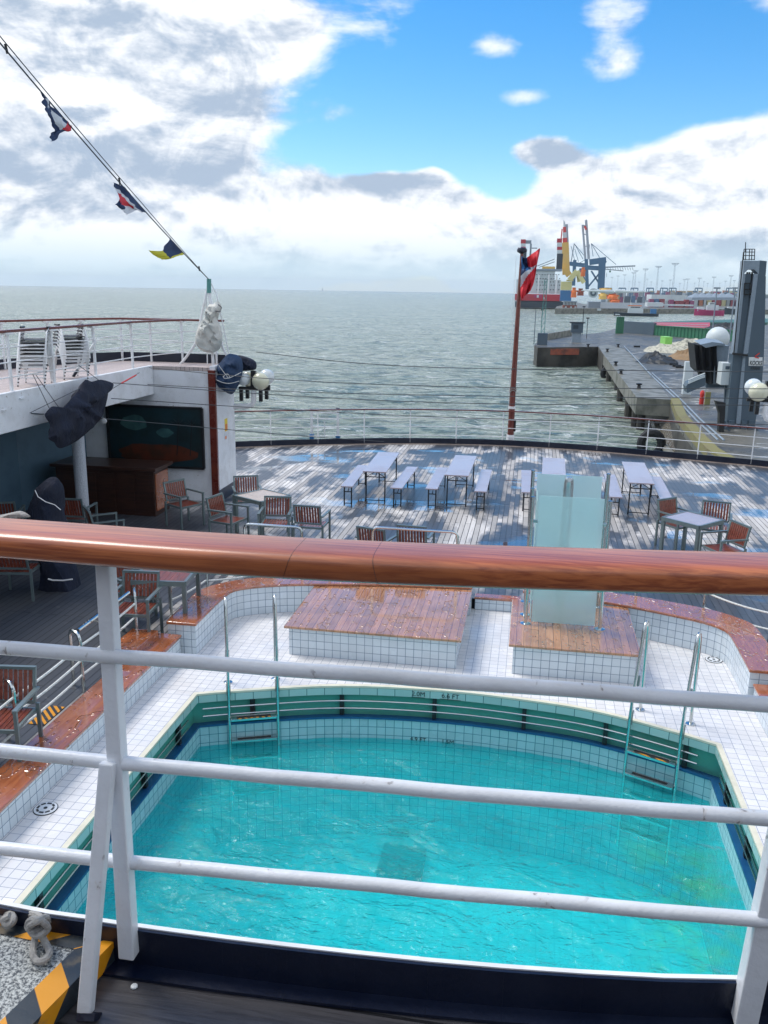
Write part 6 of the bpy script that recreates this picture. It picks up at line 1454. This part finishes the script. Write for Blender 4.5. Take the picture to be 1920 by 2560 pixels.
# ---- container yard: rows of boxes
mk = lambda n, c: pm('container_'+n, c, .6, col2=tuple(x*.7 for x in c), scale=.08)
cols = [(mk('a', (.27, .05, .06)), 'dark red'), (mk('b', (.42, .16, .08)), 'orange'), (mk('c', (.08, .16, .28)), 'blue'), (mk('d', (.26, .06, .14)), 'magenta'), (mk('e', (.42, .46, .48)), 'white'), (mk('f', (.10, .18, .25)), 'steel-blue'), (mk('g', (.50, .46, .25)), 'yellow'), (KGREYL, 'grey'), (mk('h', (.40, .30, .16)), 'amber'), (KGREY, 'dark grey'), (mk('i', (.3, .33, .33)), 'pale grey')]
random.seed(11)
cm = {}
for row, (yp, Y, x_0, x_1, n, hpx) in enumerate(((590, yy+140, 975, 1235, 9, 16), (577, yy+330, 1230, 1500, 10, 14), (566, yy+600, 700, 1500, 24, 12), (552, yy+900, 1180, 1500, 12, 12), (541, yy+1300, 700, 1500, 26, 10), (531, yy+1800, 740, 1500, 22, 8))):
    for k in range(n):
        x = x_0+(x_1-x_0)*(k+random.uniform(0, .3))/n; w = (x_1-x_0)/n*random.uniform(.55, .95); mt, cn = random.choice(cols if row else [cols[0], cols[2], cols[6], cols[3], cols[0], cols[4]])
        hh = hpx*random.choice((.6, 1, 1, 1.25)); a, b = cq(x, yp-hh), cq(x+w, yp); A_, B_ = PY(*a, Y), PY(*b, Y); m = MB(); m.b2((A_.x, Y, max(A_.z, LZ+2.6)), (B_.x, Y+12, LZ))
        n_rib = 5
        tag(m.obj('shipping_container', mt), f'{cn} stacked shipping containers in the hazy yard, {("front row", "second row", "third row", "fourth row", "fifth row", "rearmost row")[row]}', 'container', f'{cn} containers in yard row {("one", "two", "three", "four", "five", "six")[row]}')
# cone tents
for k in range(6):
    p = PY(1200+(1240+k*38)/2.304, 500+566/2.304, yy+260); m = MB(); m.lathe((p.x, p.y, p.z-2), [(11, 0), (10.5, 3), (.5, 8)], 6); tag(m.obj('white_tent', KGREYL), 'white pointed storage tent in the container yard', 'tent', 'row of white pointed tents in the container yard')
# floodlight masts
masts = [(1110, 365, 600, 1.0, 500), (1018, 382, 575, .9, 600), (948, 397, 540, .8, 800), (893, 407, 535, .7, 950), (880, 418, 535, .6, 1000), (830, 430, 530, .5, 1200), (792, 437, 528, .45, 1400), (758, 445, 528, .4, 1500),
         (1047, 465, 525, .4, 1500), (1093, 460, 525, .4, 1600), (1176, 457, 525, .5, 1400), (1195, 454, 525, .55, 1300), (1262, 449, 522, .6, 1300), (1287, 470, 520, .35, 1900), (1345, 443, 520, .6, 1300), (1412, 467, 518, .4, 1900), (1443, 435, 520, .65, 1200), (1463, 463, 516, .45, 1800), (1150, 480, 522, .3, 2200), (1235, 478, 520, .3, 2200), (1310, 480, 518, .3, 2300), (1380, 478, 518, .3, 2400), (985, 470, 525, .3, 2200), (915, 472, 528, .3, 2200), (858, 468, 528, .3, 2100), (960, 455, 528, .35, 2000)]
big = ['largest lattice floodlight mast in the container yard', 'second largest floodlight mast, left of the largest one', 'third floodlight mast from the largest one towards the gantry']
for i, (x, y0, y1, s_, Y) in enumerate(masts):
    Y = yy+Y-300; a = PY(*cq(x+2, y0), Y); bx, bz = PY(*cq(x-8*s_, y1), Y).x, LZ; w = 7.5*s_*Y/F/2; m = MB()
    for d in (-1, 1): m.beam((bx+d*w*.55, Y, bz), (bx+d*w*.25, Y, a.z), w*.14)
    if s_ > .5:
        for k in range(10): z0_ = bz+(a.z-bz)*k/10; z1_ = bz+(a.z-bz)*(k+1)/10; f0 = .55-.03*k; m.beam((bx-w*f0, Y, z0_), (bx+w*f0, Y, z1_), w*.08)
    W_ = 17*s_*Y/F/2.304*1.1; m.box((bx, Y, a.z), (W_*2, 1, W_*.16)); m.box((bx, Y, a.z-W_*.35), (W_*1.5, 1, W_*.1))
    for d in (-1, 1): m.beam((bx+d*W_*.95, Y, a.z), (bx+d*W_*.4, Y, a.z-W_*.45), W_*.07)
    tag(m.obj('floodlight_mast', FARG), big[i] if i < 3 else 'thin pale floodlight mast in the distant container yard', 'mast', None if i < 3 else 'distant floodlight masts')
# distant straddle gantries on the horizon
for k, x in enumerate((720, 800, 870, 960, 1040, 1090, 1240, 1420)):
    Y = yy+1500; a, b = PY(*cq(x, 508), Y), PY(*cq(x+38, 530), Y); m = MB()
    m.beam((a.x, Y, a.z), (b.x, Y, a.z), 3)
    for q_ in (a.x, b.x, (a.x*2+b.x)/3): m.beam((q_, Y, a.z), (q_, Y, LZ), 2)
    tag(m.obj('straddle_gantry', CRBLUE), 'small blue straddle gantry on the horizon of the container yard', 'gantry', 'straddle gantries on the horizon')
m = MB(); a = PY(*cq(1250, 512), 5200); m.b2((a.x, 5200, LZ), (a.x+2600, 5400, LZ+22)); tag(m.obj('far_treeline', pm('far_trees', (.06, .10, .08), .9)), None, None, None, 'structure')
m = MB(); a = PY(806, 726, 9000); m.b2((a.x-4, 9000, -13), (a.x+4, 9010, 14)); tag(m.obj('sea_mark', KGREYL), 'tiny sea mark on the horizon left of the flagpole', 'sea mark')

# ================================================================== HAZE
hz = bpy.data.materials.new('haze_air'); hz.use_nodes = True; nt_ = hz.node_tree; nt_.nodes.clear()
pv = nt_.nodes.new('ShaderNodeVolumePrincipled'); ov = nt_.nodes.new('ShaderNodeOutputMaterial'); nt_.links.new(pv.outputs[0], ov.inputs['Volume'])
pv.inputs['Color'].default_value = (.80, .90, 1, 1); pv.inputs['Density'].default_value = .00007; pv.inputs['Anisotropy'].default_value = .2
HAZE = True
if HAZE:
    m = MB(); m.b2((-12600, -12600, -15), (12600, 12600, 130)); tag(m.obj('haze', hz), None, None, None, 'stuff')
    hz.cycles.homogeneous_volume = True if hasattr(hz.cycles, 'homogeneous_volume') else True

# tell far repeats apart from left to right
ORD = ['leftmost', 'second from the left', 'third from the left', 'fourth from the left', 'fifth from the left', 'sixth from the left', 'seventh from the left', 'eighth from the left', 'ninth from the left', 'tenth from the left']
def ordinal(i, n):
    if i < 10: return ORD[i] if n > 1 else ''
    w = ['rightmost', 'second from the right', 'third from the right', 'fourth from the right', 'fifth from the right', 'sixth from the right', 'seventh from the right', 'eighth from the right', 'ninth from the right', 'tenth from the right', 'eleventh from the right', 'twelfth from the right', 'thirteenth from the right']
    return w[n-1-i]
from collections import defaultdict
gr = defaultdict(list)
for o in bpy.data.objects:
    if o.parent is None and o.get('label') and o.name.split('.')[0] in ('shipping_container', 'floodlight_mast', 'straddle_gantry', 'white_tent'): gr[(o.name.split('.')[0], o['label'])].append(o)
for (nm_, lb), ls in gr.items():
    if len(ls) < 2: continue
    ls.sort(key=lambda o: proj(o.data.vertices[0].co)[0]); short = {'floodlight_mast': 'pale distant floodlight mast', 'straddle_gantry': 'small blue straddle gantry on the horizon', 'white_tent': 'white pointed storage tent'}
    for i, o in enumerate(ls):
        if nm_ == 'shipping_container': c_, r_ = lb.split(' stacked')[0], lb.split(', ')[1]; o['label'] = f'{c_} container in the {r_}, {ordinal(i, len(ls))} of that colour'
        else: o['label'] = f'{short[nm_]}, {ordinal(i, len(ls))}'
